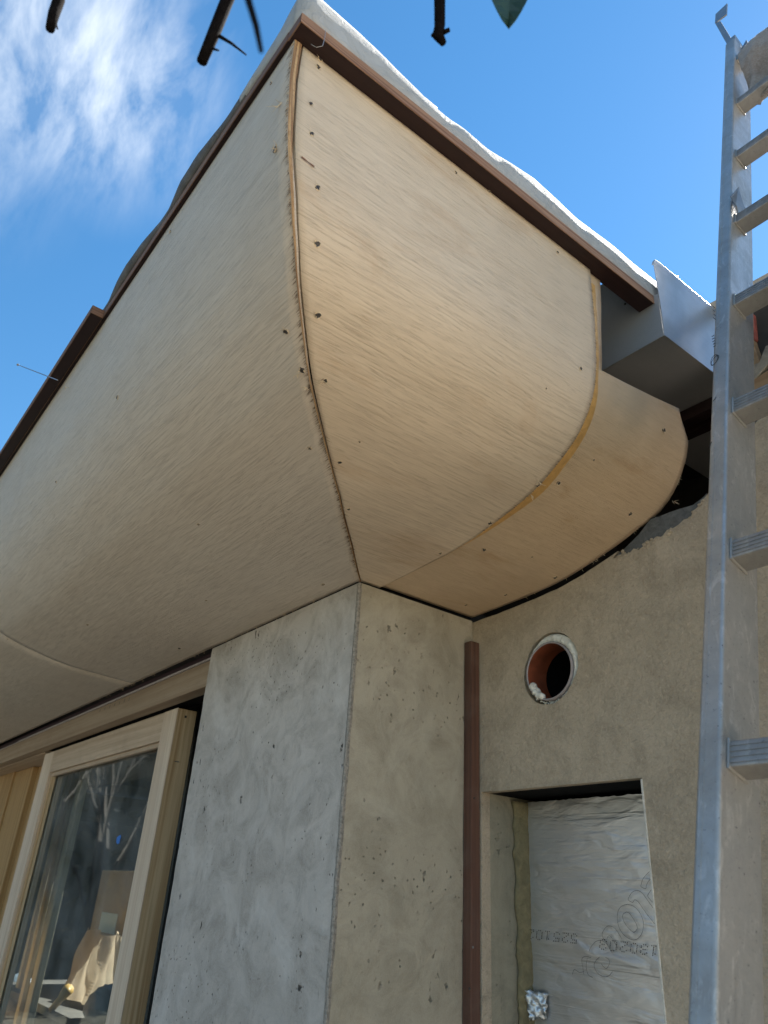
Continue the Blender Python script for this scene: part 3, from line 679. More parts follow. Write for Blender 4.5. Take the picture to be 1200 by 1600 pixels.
def foil_flap():
    V = []; F = []; n = 11; cpx = [(818, 1545), (846, 1553), (845, 1592), (828, 1594)]
    c = [P(*q, 1, BY-0.018) for q in cpx]
    for j in range(n):
        for i in range(n):
            u, v = i/(n-1), j/(n-1)
            p = (c[0]*(1-u)+c[1]*u)*(1-v) + (c[3]*(1-u)+c[2]*u)*v
            V.append(p + Vector((random.uniform(-1, 1)*0.0018, 0.014*u + random.uniform(-1, 1)*0.0045, random.uniform(-1, 1)*0.002)))
    for j in range(n-1):
        for i in range(n-1): F.append((j*n+i, j*n+i+1, (j+1)*n+i+1, (j+1)*n+i))
    o = mesh('torn_foil_flap', V, F, M['foil'], board, [(v[0], v[2]) for v in V], smooth=True)
    md = o.modifiers.new('thick', 'SOLIDIFY'); md.thickness = 0.0006
foil_flap()
def foam_strip():
    V = []; F = []; n = 120
    z0, z1 = -1.30, -0.349
    for k in range(n+1):
        z = z0 + (z1-z0)*k/n; f = vnoise(k*0.35, 4)+0.5*vnoise(k*1.1, 6)
        a = 0.0245; w = 0.0135 + 0.002*vnoise(k*0.5, 9); y = 0.378 + 0.009*f
        V += [(a, y, z+Z0), (a+w*0.35, y-0.002+0.003*vnoise(k*0.8, 3), z+Z0), (a+w*0.75, y+0.006+0.003*vnoise(k*0.9, 13), z+Z0), (a+w, BY+0.003, z+Z0), (a+w, BY+0.03, z+Z0), (a, BY+0.03, z+Z0)]
    for k in range(n):
        for i in range(6): F.append((k*6+i, k*6+(i+1) % 6, (k+1)*6+(i+1) % 6, (k+1)*6+i))
    F += [(5, 4, 3, 2, 1, 0), tuple(n*6+i for i in range(6))]
    tag(mesh('expanding_foam', V, F, M['foam_y'], smooth=True), 'yellow bead of expanding foam down the left edge of the foil board', 'foam')
foam_strip()

# ================================================================== WOODEN STRIP IN THE INNER CORNER
strip = thing('corner_strip', 'upright red-brown timber strip nailed in the inside corner beside the recess', 'timber strip', (0.012, WY-0.012, 0))
def trim_strip():
    bm = bmesh.new(); x1, y0 = 0.022, 0.270
    bm_box(bm, 0.0016, x1, y0, WY-0.0016, 0.02, Z0-0.055, 0.0022)
    from_bm('batten', bm, M['trim'], strip)
    for (px, py) in ((741, 1247), (734, 1545), (739, 1480)):
        q = P(px, py, 0, x1); bm = bmesh.new()
        bmesh.ops.create_cone(bm, cap_ends=True, segments=9, radius1=0.0024, radius2=0.0018, depth=0.0012)
        bmesh.ops.rotate(bm, verts=bm.verts, cent=(0, 0, 0), matrix=Matrix.Rotation(math.pi/2, 3, 'Y'))
        bmesh.ops.translate(bm, verts=bm.verts, vec=(x1+0.0002, q.y, q.z))
        from_bm('nail_head', bm, M['screw'] if py != 1480 else M['nail'], strip)
trim_strip()

# ================================================================== CURVED EAVE
eave = thing('curved_eave', 'curved plywood eave wrapping the house corner, joints and screws still bare', 'eave', (0, 0, Z0))
NC = len(CURVE)
# the front eave stands a touch further in than the side eave half way up, so the hip does not run on an exact diagonal
INSET = [(0, 0), (.004, .010), (.0126, .018), (.05, .016), (.10, .021), (.13, .023), (.18, .021), (.25, .011), (.35, .0015), (.42, 0)]
CURVE_A = [(t - interp(INSET, z), z) for t, z in CURVE]
ARC = [0.0]
for a, b in zip(CURVE[:-1], CURVE[1:]): ARC.append(ARC[-1] + math.hypot(b[0]-a[0], b[1]-a[1]))
def nrm(i):
    a, b = CURVE[max(i-1, 0)], CURVE[min(i+1, NC-1)]; d = (b[0]-a[0], b[1]-a[1]); l = math.hypot(*d); return (d[1]/l, -d[0]/l)   # outwards, down
def curve_shell(name, side, starts, ends, mat, nu, sink=0.0, thick=0.006, i0=0, i1=NC-1, wav=0.0012, jag=0.0):
    """side 'x': runs along x under the front (outwards = -y); side 'y': runs along y (outwards = +x)"""
    V = []; UV = []; F = []
    rows = list(range(i0, i1+1))
    for lay in (0, 1):
        for r, i in enumerate(rows):
            t, z = (CURVE_A if side == 'x' else CURVE)[i]; nx, nz = nrm(i)
            for k in range(nu+1):
                s0, s1 = starts(i), ends(i)
                if jag: s1 = s1 + (abs(vnoise(r*2.3, 7))*jag)
                s = s0 + (s1-s0)*k/nu
                w = wav*(vnoise(s*5.0 + i*0.05, 3) + vnoise(i*0.12 + s*2.0, 9))*min(1, i/6, (NC-1-i)/6+0.2)
                d = w - sink - lay*thick
                a, b = t + nx*d, z + nz*d + Z0
                V.append((s, -a, b) if side == 'x' else (a, s, b)); UV.append((s, ARC[i]))
    w = nu+1; m = len(rows); o = w*m
    fl = (side == 'y')
    def q(a, b, c, d): F.append((a, b, c, d) if not fl else (d, c, b, a))
    for r in range(m-1):
        for k in range(nu):
            a = r*w+k
            q(a+w, a+w+1, a+1, a); q(a+o, a+1+o, a+w+1+o, a+w+o)
    for r in range(m-1):
        q(r*w, r*w+o, (r+1)*w+o, (r+1)*w); q((r+1)*w+nu, (r+1)*w+nu+o, r*w+nu+o, r*w+nu)
    for k in range(nu):
        q(k+1, k+1+o, k+o, k); q((m-1)*w+k, (m-1)*w+k+o, (m-1)*w+k+1+o, (m-1)*w+k+1)
    ob = mesh(name, V, F, mat, eave, UV)
    me = ob.data; nf = 2*(m-1)*nu
    me.polygons.foreach_set('use_smooth', [i < nf for i in range(len(me.polygons))])
    return ob
mit = lambda i: CURVE[i][0]
mia = lambda i: CURVE_A[i][0]
def expo(i): return interp([(0.0, 0.0012), (0.10, 0.0022), (0.2, 0.005), (0.30, 0.0082), (0.42, 0.0105)], CURVE[i][1])     # how much of the end grain shows
SEAM_A = -1.135; SEAM_B = 0.047
pa = curve_shell('soffit_panel', 'x', lambda i: SEAM_A, mit, M['ply_a'], 60); pa['label'] = 'grey-beige front panel nearest the corner'
curve_shell('soffit_panel', 'x', lambda i: -3.58, lambda i: SEAM_A-0.0009, M["ply_a"], 40, sink=0.0003)
curve_shell('soffit_panel', 'x', lambda i: -6.0, lambda i: -3.582, M['ply_a'], 20)
pb = curve_shell('soffit_panel', 'y', lambda i: -mia(i)+expo(i)+0.0026+interp([(0.0, 0.0), (0.02, 0.0), (0.06, 0.0022), (0.17, 0.0032), (0.28, 0.001), (0.42, 0)], CURVE[i][1]), lambda i: SEAM_B, M['ply_b'], 44, jag=0.0018); pb['label'] = 'warm beige side panel between the corner joint and the glued seam'
NZ = lambda y: 0.223 + (y-0.066)/0.213*0.030                                # the lower edge of the notch cut for the gutter box
iN = max(i for i in range(NC) if CURVE[i][1] <= 0.226); iT = max(i for i in range(NC) if CURVE[i][1] <= 0.262)
pc = curve_shell('soffit_panel', 'y', lambda i: SEAM_B-0.02 if i <= iN else min(0.279, max(0.07, 0.066+(CURVE[i][1]-0.223)/0.030*0.213)),
                 lambda i: interp([(0.0, 0.2925), (0.06, 0.2925), (0.085, 0.309), (0.15, 0.305), (0.20, 0.306), (0.225, 0.292), (0.236, 0.285), (0.253, 0.2805), (0.45, 0.2800)], CURVE[i][1]), M['ply_c'], 26, sink=0.0042, i1=iT)
curve_shell('soffit_panel', 'y', lambda i: SEAM_B-0.02, lambda i: interp([(0.2, 0.066), (0.3, 0.069), (0.36, 0.076), (0.45, 0.082)], CURVE[i][1]), M['ply_c'], 3, sink=0.0047, i0=iN-1, wav=0)
pc['label'] = 'tan side panel with a broken end against the rendered wall'
def edge_strip():
    V = []; F = []; UV = []
    for i in range(NC):
        t, z = CURVE[i]; nx, nz = nrm(i); e = expo(i)
        for u, d in ((0.0, 0.0006), (0.3, 0.0011), (0.7, 0.0009), (1.0, 0.0003), (1.0, -0.006)):
            j = 0.0007*vnoise(i*2.7+u*9, 3)
            V.append((t + nx*(d+j), -mia(i) + 0.0002 + e*u + (0.0006*vnoise(i*1.9, 5) if u == 1 else 0), z + nz*(d+j) + Z0)); UV.append((ARC[i], e*u))
    for i in range(NC-1):
        for k in range(4): F.append((i*5+k, i*5+k+1, (i+1)*5+k+1, (i+1)*5+k))
    mesh('panel_edge', V, F, M['ply_edge'], eave, UV)
    # black gap behind the joint
    V = []; F = []
    for i in range(NC):
        t, z = CURVE[i]; nx, nz = nrm(i); e = expo(i)
        for y in (e-0.002, e+0.012): V.append((t - nx*0.0075, -mia(i)+y, z - nz*0.0075 + Z0))
    for i in range(NC-1): F.append((2*i, 2*i+1, 2*i+3, 2*i+2))
    mesh('joint_backing', V, F, M['dpc'], eave)
edge_strip()
def surf(side, s, i_f, lift=0.0, sink=0.0):
    """point and outward normal on the eave at run s and fractional profile index"""
    i = max(0, min(NC-2, int(i_f))); f = i_f - i
    cv = CURVE_A if side == 'x' else CURVE
    t = cv[i][0]*(1-f)+cv[i+1][0]*f; z = cv[i][1]*(1-f)+cv[i+1][1]*f; nx, nz = nrm(i)
    d = lift - sink; a, b = t+nx*d, z+nz*d+Z0
    return (Vector((s, -a, b)), Vector((0, -nx, nz))) if side == 'x' else (Vector((a, s, b)), Vector((nx, 0, nz)))
def hit(side, px, py):
    d = ray(px, py); best = None
    for i in range(NC-1):
        (t0, z0), (t1, z1) = (CURVE_A if side == 'x' else CURVE)[i], (CURVE_A if side == 'x' else CURVE)[i+1]
        c0, dc = (-CAM.y, -d.y) if side == 'x' else (CAM.x, d.x)
        # c0 + k dc = t0 + s (t1-t0) ; CAM.z + k d.z = Z0 + z0 + s (z1-z0)
        A, B, E = dc, -(t1-t0), t0-c0; C_, D_, G = d.z, -(z1-z0), Z0+z0-CAM.z
        det = A*D_-B*C_
        if abs(det) < 1e-12: continue
        k = (E*D_-B*G)/det; s = (A*G-E*C_)/det
        if -1e-6 <= s <= 1.000001 and k > 0 and (best is None or k < best[0]): best = (k, i+s)
    if best is None: return None
    q = CAM + d*best[0]; return (q.x if side == 'x' else q.y), best[1]
# glued seam on the side panel
def glue():
    V = []; F = []; idx = [i for i in range(NC) if CURVE[i][1] < 0.40]
    wid = [(0.0, 0.0), (0.012, 0.006), (0.03, 0.014), (0.05, 0.020), (0.10, 0.019), (0.16, 0.016), (0.2, 0.011), (0.3, 0.012), (0.40, 0.016)]
    n = 4
    for i in idx:
        w = max(0.0008, interp(wid, CURVE[i][1])) + 0.0012*vnoise(i*1.1, 4)
        for k in range(n+1):
            p, q = surf('y', SEAM_B + 0.0002 + w*k/n, i, 0.0, 0.0042 - 0.0006*math.sin(math.pi*k/n) - 0.0003); V.append(p)
    for r in range(len(idx)-1):
        for k in range(n): F.append((r*(n+1)+k, r*(n+1)+k+1, (r+1)*(n+1)+k+1, (r+1)*(n+1)+k))
    mesh('glue_seam', V, F, M['glue'], eave, smooth=True)
    V = []; F = []
    a = [i for i in range(NC) if 0.30 < CURVE[i][1] < 0.405]
    for i in a:
        for k, dy in enumerate((0.0002, 0.0030+0.001*vnoise(i*1.3, 2))):
            p, q = surf('y', SEAM_B+dy, i, 0.0, 0.0004+0.0022*k); V.append(p)
    for r in range(len(a)-1): F.append((2*r, 2*r+1, 2*r+3, 2*r+2))
    mesh('filler_streak', V, F, M['filler'], eave)
glue()
# screws: dark heads in torn fibre, placed along joints and edges
def screw_mesh(seed):
    rnd = random.Random(seed); bm = bmesh.new(); n = 10
    c = bm.verts.new((0, 0, 0.0005)); r1 = [bm.verts.new((math.cos(2*math.pi*k/n)*0.0026*rnd.uniform(0.75, 1.2), math.sin(2*math.pi*k/n)*0.0026*rnd.uniform(0.75, 1.2), 0.0007)) for k in range(n)]
    r2 = [bm.verts.new((v.co.x*rnd.uniform(1.1, 1.5), v.co.y*rnd.uniform(1.1, 1.5), 0.0009)) for v in r1]
    r3 = [bm.verts.new((v.co.x*1.5, v.co.y*1.5, -0.0004)) for v in r1]
    for k in range(n):
        j = (k+1) % n
        f = bm.faces.new((c, r1[k], r1[j])); f.material_index = 0
        f = bm.faces.new((r1[k], r2[k], r2[j], r1[j])); f.material_index = 0 if rnd.random() < 0.55 else 1
        f = bm.faces.new((r2[k], r3[k], r3[j], r2[j])); f.material_index = 1 if rnd.random() < 0.7 else 0
    for q in range(rnd.choice((1, 2, 3))):                                  # lifted chips
        a = rnd.uniform(0, 6.28); d = Vector((math.cos(a), math.sin(a), 0)); s = Vector((-d.y, d.x, 0))
        p = d*0.003; L_ = rnd.uniform(0.003, 0.007)
        vs = [bm.verts.new(p - s*0.0007), bm.verts.new(p + s*0.0007), bm.verts.new(p + d*L_ + Vector((0, 0, rnd.uniform(0.001, 0.004))))]
        f = bm.faces.new(vs); f.material_index = 1
    me = bpy.data.meshes.new('screw'); bm.to_mesh(me); bm.free(); me.materials.append(M['screw']); me.materials.append(M['fibre']); return me
SCREWS = [screw_mesh(k) for k in range(6)]
def place_screw(side, px, py, sc=1.0, sink=0.0):
    h = hit(side, px, py)
    if h is None: return
    p, n = surf(side, h[0], h[1], 0.0006, sink)
    o = bpy.data.objects.new('screw', random.choice(SCREWS)); COL.objects.link(o); o.parent = eave
    o.location = p - Vector(eave.location); q = n.to_track_quat('Z', 'Y').to_euler(); o.rotation_euler = q; o.scale = (sc*0.85,)*3
for a in [(500, 94, 1.0), (497, 105, 1.0), (487, 209, 1.0), (496, 293, 1.15), (496, 382, 1.2), (497, 493, 1.25), (508, 595, 1.3), (531, 722, 1.1), (712, 270, 0.8), (765, 300, 0.8), (871, 395, 0.9), (907, 576, 1.0), (766, 817, 1.1), (688, 864, 1.0), (545, 795, 0.9), (562, 690, 0.6), (486, 162, 0.8), (853, 607, 0.5), (840, 758, 1.0)]:
    place_screw('y', *a)
for a in [(927, 607, 1.1), (875, 757, 1.2), (1041, 672, 1.3), (987, 805, 1.1), (757, 862, 1.1), (868, 905, 1.2), (790, 932, 1.0), (728, 948, 0.9), (930, 720, 0.6), (832, 873, 0.6)]:
    place_screw('y', *a, sink=0.0042)
for a in [(447, 518, 1.2), (430, 234, 1.3), (472, 578, 1.2), (184, 621, 1.1), (88, 753, 0.9), (266, 362, 0.9), (310, 819, 0.8), (505, 913, 1.0), (280, 1013, 1.1), (137, 976, 0.9), (424, 130, 0.8), (484, 700, 1.0), (12, 998, 1.0), (322, 938, 0.7)]:
    place_screw('x', *a)
# torn fibres and saw-tooth breakout along the cut edges
def slivers(name, mat, spec, dark):
    V = []; F = []
    for side, s_of, rng_, n, along, lmin, lmax, wid, lift in spec:
        for k in range(n):
            i = rng_[0] + random.random()*(rng_[1]-rng_[0]); s = s_of(i); L_ = random.uniform(lmin, lmax)*(0.5 + abs(vnoise(i*3.0, 21))*1.6)
            p, nn = surf(side, s, i, lift); q, n2 = surf(side, s + along*L_, i + random.uniform(-0.10, 0.10)*0.6, lift)
            w = wid*random.uniform(0.5, 1.3); a, _ = surf(side, s, i + w, lift)
            tip = q + n2*random.uniform(0.0, 0.0016 if not dark else 0.0001)
            b = len(V); up = nn*(0.0005 if dark else 0.0008)
            V += [p, a, tip, (p+a)*0.5 + up*0.6]
            F += [(b, b+1, b+2), (b, b+3, b+2), (b+1, b+3, b+2)]
    tag(mesh(name, V, F, mat, eave), kind='stuff')
def mfun(i):
    k = min(NC-1, max(0, int(i))); k2 = min(NC-1, k+1); f = i-k
    return CURVE[k][0]*(1-f)+CURVE[k2][0]*f
slivers('torn_notch', M['fibre_dark'], [('x', lambda i: mfun(i)+0.0004, (3, NC-2), 300, -1, 0.003, 0.016, 0.08, 0.0006), ('x', lambda i: mfun(i)+0.0004, (2, 26), 110, -1, 0.006, 0.018, 0.05, 0.0007), ('y', lambda i: -mfun(i)+0.004+interp(INSET, interp([(k, CURVE[k][1]) for k in range(NC)], i)), (2, 24), 40, 1, 0.004, 0.012, 0.04, 0.0008),
        ('y', lambda i: SEAM_B+0.0006, (14, NC-6), 130, -1, 0.003, 0.008, 0.07, 0.0007)], True)
slivers('torn_splinter', M['fibre'], [('x', lambda i: mfun(i)+0.0016, (4, NC-2), 150, -1, 0.002, 0.007, 0.03, 0.0012), ('y', lambda i: SEAM_B-0.001, (10, NC-4), 60, 1, 0.003, 0.007, 0.035, 0.001)], False)
def edge_hairs():
    """loose fibres hanging off the lower edges, where the panels meet the walls"""
    bm = bmesh.new()
    def hair(p, d, L_, r=0.0005):
        q = p + d*L_*0.5 + Vector((random.uniform(-1, 1), random.uniform(-1, 1), random.uniform(-1, 0.3)))*L_*0.25; e = p + d*L_ + Vector((random.uniform(-1, 1), random.uniform(-1, 1), -0.4))*L_*0.3
        tube(bm, [p, q, e], [r, r*0.8, r*0.25], 4)
    for k in range(46):
        s = random.uniform(-1.6, -0.05); p, n = surf('x', s, random.uniform(0.05, 0.6)); hair(p, Vector((random.uniform(-1, 1), 0.6, -0.5)).normalized(), random.uniform(0.003, 0.008))
    for k in range(22):
        i = random.uniform(8, 40); t, z = CURVE[int(i)]; p, n = surf('y', 0.291 + (0.012 if z > 0.075 else 0), i, 0, 0.0042); hair(p, Vector((random.uniform(-0.4, 0.4), 1, -0.6)).normalized(), random.uniform(0.003, 0.007))
    for (side, px, py, L_) in (('x', 440, 163, 0.016), ('x', 432, 236, 0.014), ('x', 468, 583, 0.012), ('y', 478, 605, 0.01), ('y', 842, 752, 0.014), ('y', 830, 773, 0.012), ('y', 900, 403, 0.016), ('y', 1052, 783, 0.014), ('y', 508, 597, 0.015)):
        h = hit(side, px, py)
        if h:
            for q in range(4):
                p, n = surf(side, h[0] + random.uniform(-0.004, 0.004), h[1], 0.0008); t = Vector((0, 1, 0)) if side == 'y' else Vector((1, 0, 0))
                hair(p, (t*random.uniform(-1, 1) + n*0.6 + Vector((0, 0, random.uniform(-0.5, 0.5)))).normalized(), L_*random.uniform(0.5, 1), 0.00055)
    tag(from_bm('loose_fibre', bm, M['fibre'], eave), kind='stuff')
edge_hairs()
# orange drip under one screw on the side panel
def rust():
    h0, h1 = hit('y', 470, 246), hit('y', 490, 262); V = []; F = []; n = 8
    for k in range(n+1):
        f = k/n; w = 0.9*(0.35+0.65*abs(math.cos(3.0*f)))
        for e in (-1, 1):
            p, _ = surf('y', h0[0]*(1-f)+h1[0]*f, h0[1]*(1-f)+h1[1]*f + e*w*0.14, 0.0016); V.append(p)
    for k in range(n): F.append((2*k, 2*k+1, 2*k+3, 2*k+2))
    mesh('glue_drip', V, F, plain('rusty brown glue', (0.20, 0.085, 0.03), 0.5, 0.3, 200), eave)
rust()
# edge boards above the panels
FX, FYA, ZU = 0.5565, -0.5395, 0.4205
b1 = box('edge_board', 0.527, FX, -0.5385, 0.193, ZU, ZU+0.0172, M['fascia_y'], eave, 0.0006)
b2 = box('edge_board', -6.0, 0.5265, FYA, -0.46, ZU, ZU+0.0172, M['fascia'], eave, 0.0006)
box('edge_veneer', FX+0.0003, FX+0.0016, -0.5405, 0.193, ZU-0.0006, ZU+0.0174, M['deck_edge_y'], eave, 0)
box('edge_veneer', 0.5272, FX+0.0014, -0.5405, -0.5388, ZU-0.0006, ZU+0.0174, M['deck_edge'], eave, 0)
box('edge_veneer', -6.0, 0.5268, FYA-0.0016, FYA-0.0003, ZU-0.0006, ZU+0.0174, M['deck_edge'], eave, 0)
box('dark_batten', 0.25, 0.66, 0.405, 0.43, 0.318, 0.3425, M['fascia'], eave, 0.001)
box('dark_batten', 0.25, 0.66, 0.445, 0.47, 0.318, 0.3425, M['fascia'], eave, 0.001)
def stray_wires():
    bm = bmesh.new()
    a = P(504, 72, 0, FX+0.004); tube(bm, [a, a+Vector((0, 0.001, 0.016)), a+Vector((0.001, 0.0005, 0.034))], [0.0005, 0.0005, 0.0003], 5)
    tube(bm, [a, a+Vector((-0.004, -0.006, -0.004)), a+Vector((-0.008, -0.012, 0.001))], 0.0004, 5)
    from_bm('stray_wire', bm, M['nail'], eave)
stray_wires()

# ================================================================== PROJECTING BOARD ON THE FRONT EDGE, WITH A LONG NAIL
proj = thing('projecting_board', 'red-brown board sticking out past the front roof edge, one long nail standing out of it', 'board', (-1.5, -0.55, Z0+ZU))
PY = -0.5630
box('board', -4.6, -0.142, PY, FYA-0.0020, ZU-0.0030, ZU+0.0150, M['fascia'], proj, 0.0006)
box('end_grain', -0.1417, -0.1402, PY, FYA-0.0020, ZU-0.0028, ZU+0.0148, M['deck_edge_y'], proj, 0)
box('edge_veneer', -4.6, -0.1402, PY-0.0015, PY-0.0002, ZU-0.0028, ZU+0.0150, M['deck_edge'], proj, 0)
def long_nail():
    a = P(90, 594, 1, PY-0.001); b = P(28, 570, 1, PY-0.035); d = (b-a).normalized(); bm = bmesh.new()
    tube(bm, [a, b], 0.0011, 6); tube(bm, [b-d*0.0008, b+d*0.0012], [0.0028, 0.0034], 8)
    from_bm('nail', bm, M['nail'], proj)
    c = P(70, 612, 1, PY+0.012); box('stub', c.x-0.004, c.x+0.004, c.y-0.003, c.y+0.003, ZU+0.0152, ZU+0.032, M['dpc'], proj, 0.001)
    p, n = surf('x', *hit('x', 108, 606)); bm = bmesh.new(); tube(bm, [p+n*0.001, p+n*0.006+Vector((-0.008, 0, 0.004)), p+n*0.004+Vector((-0.016, 0, 0.002))], 0.0006, 5)
    from_bm('wood_shaving', bm, M['fibre'], proj)
long_nail()

# ================================================================== ROOF FLEECE
def fleece(dark):
    hb = [(-0.56, 0.075), (-0.54, 0.078), (-0.515, 0.070), (-0.454, 0.064), (-0.386, 0.049), (-0.33, 0.040), (-0.289, 0.036), (-0.25, 0.040), (-0.211, 0.042), (-0.111, 0.060), (-0.003, 0.050), (0.101, 0.056), (0.224, 0.058), (0.26, 0.058)]
    oa = [(-6, 0.007), (-3, 0.009), (-1.4, 0.004), (-1.10, 0.006), (-0.95, 0.0125), (-0.85, 0.0125), (-0.70, -0.004), (-0.2, -0.002), (-0.13, 0.0), (-0.08, 0.006), (-0.01, 0.009), (0.055, 0.0065), (0.12, 0.001), (0.15, 0.0005), (0.21, 0.0080), (0.285, 0.0085), (0.33, 0.0045), (0.375, 0.0028), (0.44, 0.0048), (0.505, 0.0015), (0.535, 0.005)]
    base = ZU + 0.0176
    sec = [(0.000, 0.0), (0.0030, 0.2), (0.0040, 0.5), (0.0035, 0.80), (0.001, 0.95), (-0.006, 1.0), (-0.020, 0.99), (-0.06, 0.97), (-0.12, 0.95), (-0.24, 0.94)]
    rise = [0, 0, 0, 0, 0, 0, 0.004, 0.056, 0.098, 0.115]
    seca = [(-0.004, 0.0), (0.35, 0.12), (0.85, 0.35), (1.0, 0.62), (0.7, 0.85), (0.0, 1.0), (-0.020, 1.0), (-0.06, 0.72), (-0.11, 0.5), (-0.20, 0.42)]
    V = []; F = []; UV = []
    runs = []
    n1 = 150 if dark else 40
    for k in range(n1): runs.append(('x', (-6.0 + (6.0 + 0.415)*(k/(n1-1))**0.35) if dark else 0.40 + 0.135*k/(n1-1), None))
    # corner arc, then down the side
    for k in range(1, 8):
        if not dark: runs.append(('c', k/8, None))
    n2 = 0 if dark else 70
    for k in range(n2): runs.append(('y', -0.522 + (0.225+0.522)*k/(n2-1), None))
    s = 0; last = None
    for kind, a, _ in runs:
        for u, (d, h) in enumerate(sec):
            if kind == 'x':
                o = interp(oa, a) + 0.0012*vnoise(a*34, 2); H = 0.016 + 1.2*max(0, o); d, h = seca[u]; d = d*o if d > 0 else d
                bl = max(0.0, min(1.0, (a-0.44)/0.095)); d2, h2 = sec[u]; d = d*(1-bl) + (d2 - 0.004)*bl; H = H*(1-bl) + 0.076*bl; h = h*(1-bl) + h2*bl
                p = Vector((a, FYA - 0.0018 - d - (0.0006 if not dark else 0), base + H*h + (0.0008 if not dark else 0)))
            elif kind == 'y':
                H = interp(hb, a) + 0.0025*vnoise(a*26, 3); lump = 0.0022*vnoise(a*20+u*0.3, 5)*min(1, u/2)
                p = Vector((FX - 0.0035 + d + lump, a, base + H*h + rise[u]*max(0, min(1, (a+0.02)/0.16))**2))
            else:
                ang = -math.pi/2*(1-a); H = 0.076; r = 0.0200 + d
                p = Vector((FX - 0.0235 + r*math.cos(ang), FYA + 0.0200 + r*math.sin(ang), base + H*h))
            V.append(p + Vector((0, 0, Z0)))
        c = V[-len(sec)]
        if last is not None: s += (c-last).length
        last = c
        for u in range(len(sec)): UV.append((s, u*0.012))
    w = len(sec)
    for r in range(len(runs)-1):
        for u in range(w-1): F.append((r*w+u, (r+1)*w+u, (r+1)*w+u+1, r*w+u+1))
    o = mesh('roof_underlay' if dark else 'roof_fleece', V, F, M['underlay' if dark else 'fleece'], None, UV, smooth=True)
    md = o.modifiers.new('thick', 'SOLIDIFY'); md.thickness = 0.0015; md.offset = -1
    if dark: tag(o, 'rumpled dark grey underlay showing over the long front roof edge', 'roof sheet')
    else: tag(o, 'loose white fleece sheet bulging over the roof edge from the corner to the gutter', 'roof sheet')
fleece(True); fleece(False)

# ================================================================== METAL GUTTER BOX
gut = thing('gutter_box', 'folded grey metal gutter outlet box at the end of the curved eave, behind the ladder', 'gutter', (0.5, 0.3, Z0+0.345))
GX, GY, GZ, GT = 0.5655, 0.194, 0.3445, 0.0012
def gutter():
    # front plate: trapezoid with a curved lower left following the eave
    pts = [(0.36, GZ), (GX, GZ), (GX, ZU+0.0176), (0.5545, ZU+0.0176), (0.538, ZU+0.055), (0.515, ZU+0.085), (0.47, ZU+0.120), (0.36, ZU+0.125)]
    V = [(a, GY, b+Z0) for a, b in pts] + [(a, GY+GT, b+Z0) for a, b in pts]; m = len(pts)
    F = [tuple(range(m)), tuple(range(m, 2*m))[::-1]] + [(k, k+m, (k+1) % m+m, (k+1) % m) for k in range(m)]
    mesh('front_plate', V, F, M['zinc'], gut)
    # side plate with a rolled lip along its top and a rounded front corner
    V = []; F = []; ys = [GY+0.0004, GY+0.003, GY+0.008, GY+0.016, GY+0.03] + [GY+0.06+0.06*k for k in range(9)]
    top = lambda y: interp([(GY, 0.162), (GY+0.004, 0.176), (GY+0.010, 0.1815), (GY+0.02, 0.1835), (GY+0.3, 0.186), (GY+1, 0.19)], y)
    nz = 6
    for y in ys:
        H = top(y)
        for k in range(nz+1): V.append((GX+GT+0.002*math.sin(k/nz*3.1)*0.6, y, Z0+GZ+H*k/nz))
        for a in range(1, 7):
            an = a/6*math.pi*1.2; V.append((GX+GT - 0.0022*(1-math.cos(an)), y, Z0+GZ+H+0.0022*math.sin(an)))
    w = nz+7
    for r in range(len(ys)-1):
        for k in range(w-1): F.append((r*w+k, (r+1)*w+k, (r+1)*w+k+1, r*w+k+1))
    o = mesh('side_plate', V, F, M['zinc'], gut, smooth=False); md = o.modifiers.new('thick', 'SOLIDIFY'); md.thickness = GT; md.offset = -1
    box('bottom_plate', 0.36, GX+0.0006, GY+0.0016, 0.74, GZ-0.0004, GZ+0.0009, M['zinc'], gut, 0)
    box('bottom_seam', 0.36, GX+0.0016, GY-0.0006, GY+0.0014, GZ-0.0020, GZ+0.0006, M['alu'], gut, 0.0005)
    c = P(1045, 415, 0, GX-0.012); V = [(GX-0.016, c.y-0.004, Z0+GZ+0.175), (GX-0.004, c.y-0.002, Z0+GZ+0.178), (GX-0.006, c.y+0.016, Z0+GZ+0.206), (GX-0.012, c.y+0.014, Z0+GZ+0.205),
         (GX-0.016, c.y-0.002, Z0+GZ+0.175), (GX-0.004, c.y, Z0+GZ+0.178), (GX-0.006, c.y+0.018, Z0+GZ+0.206), (GX-0.012, c.y+0.016, Z0+GZ+0.205)]
    mesh('folded_tab', V, [(0, 1, 2, 3), (7, 6, 5, 4), (0, 4, 5, 1), (1, 5, 6, 2), (2, 6, 7, 3), (3, 7, 4, 0)], M['zinc'], gut)
    q = P(977, 475, 1, GY); bm = bmesh.new(); bmesh.ops.create_cone(bm, cap_ends=True, segments=8, radius1=0.0026, radius2=0.0016, depth=0.0016)
    bmesh.ops.rotate(bm, verts=bm.verts, cent=(0, 0, 0), matrix=Matrix.Rotation(math.pi/2, 3, 'X')); bmesh.ops.translate(bm, verts=bm.verts, vec=(q.x, GY-0.0008, q.z)); from_bm('screw', bm, M['screw'], gut)
gutter()

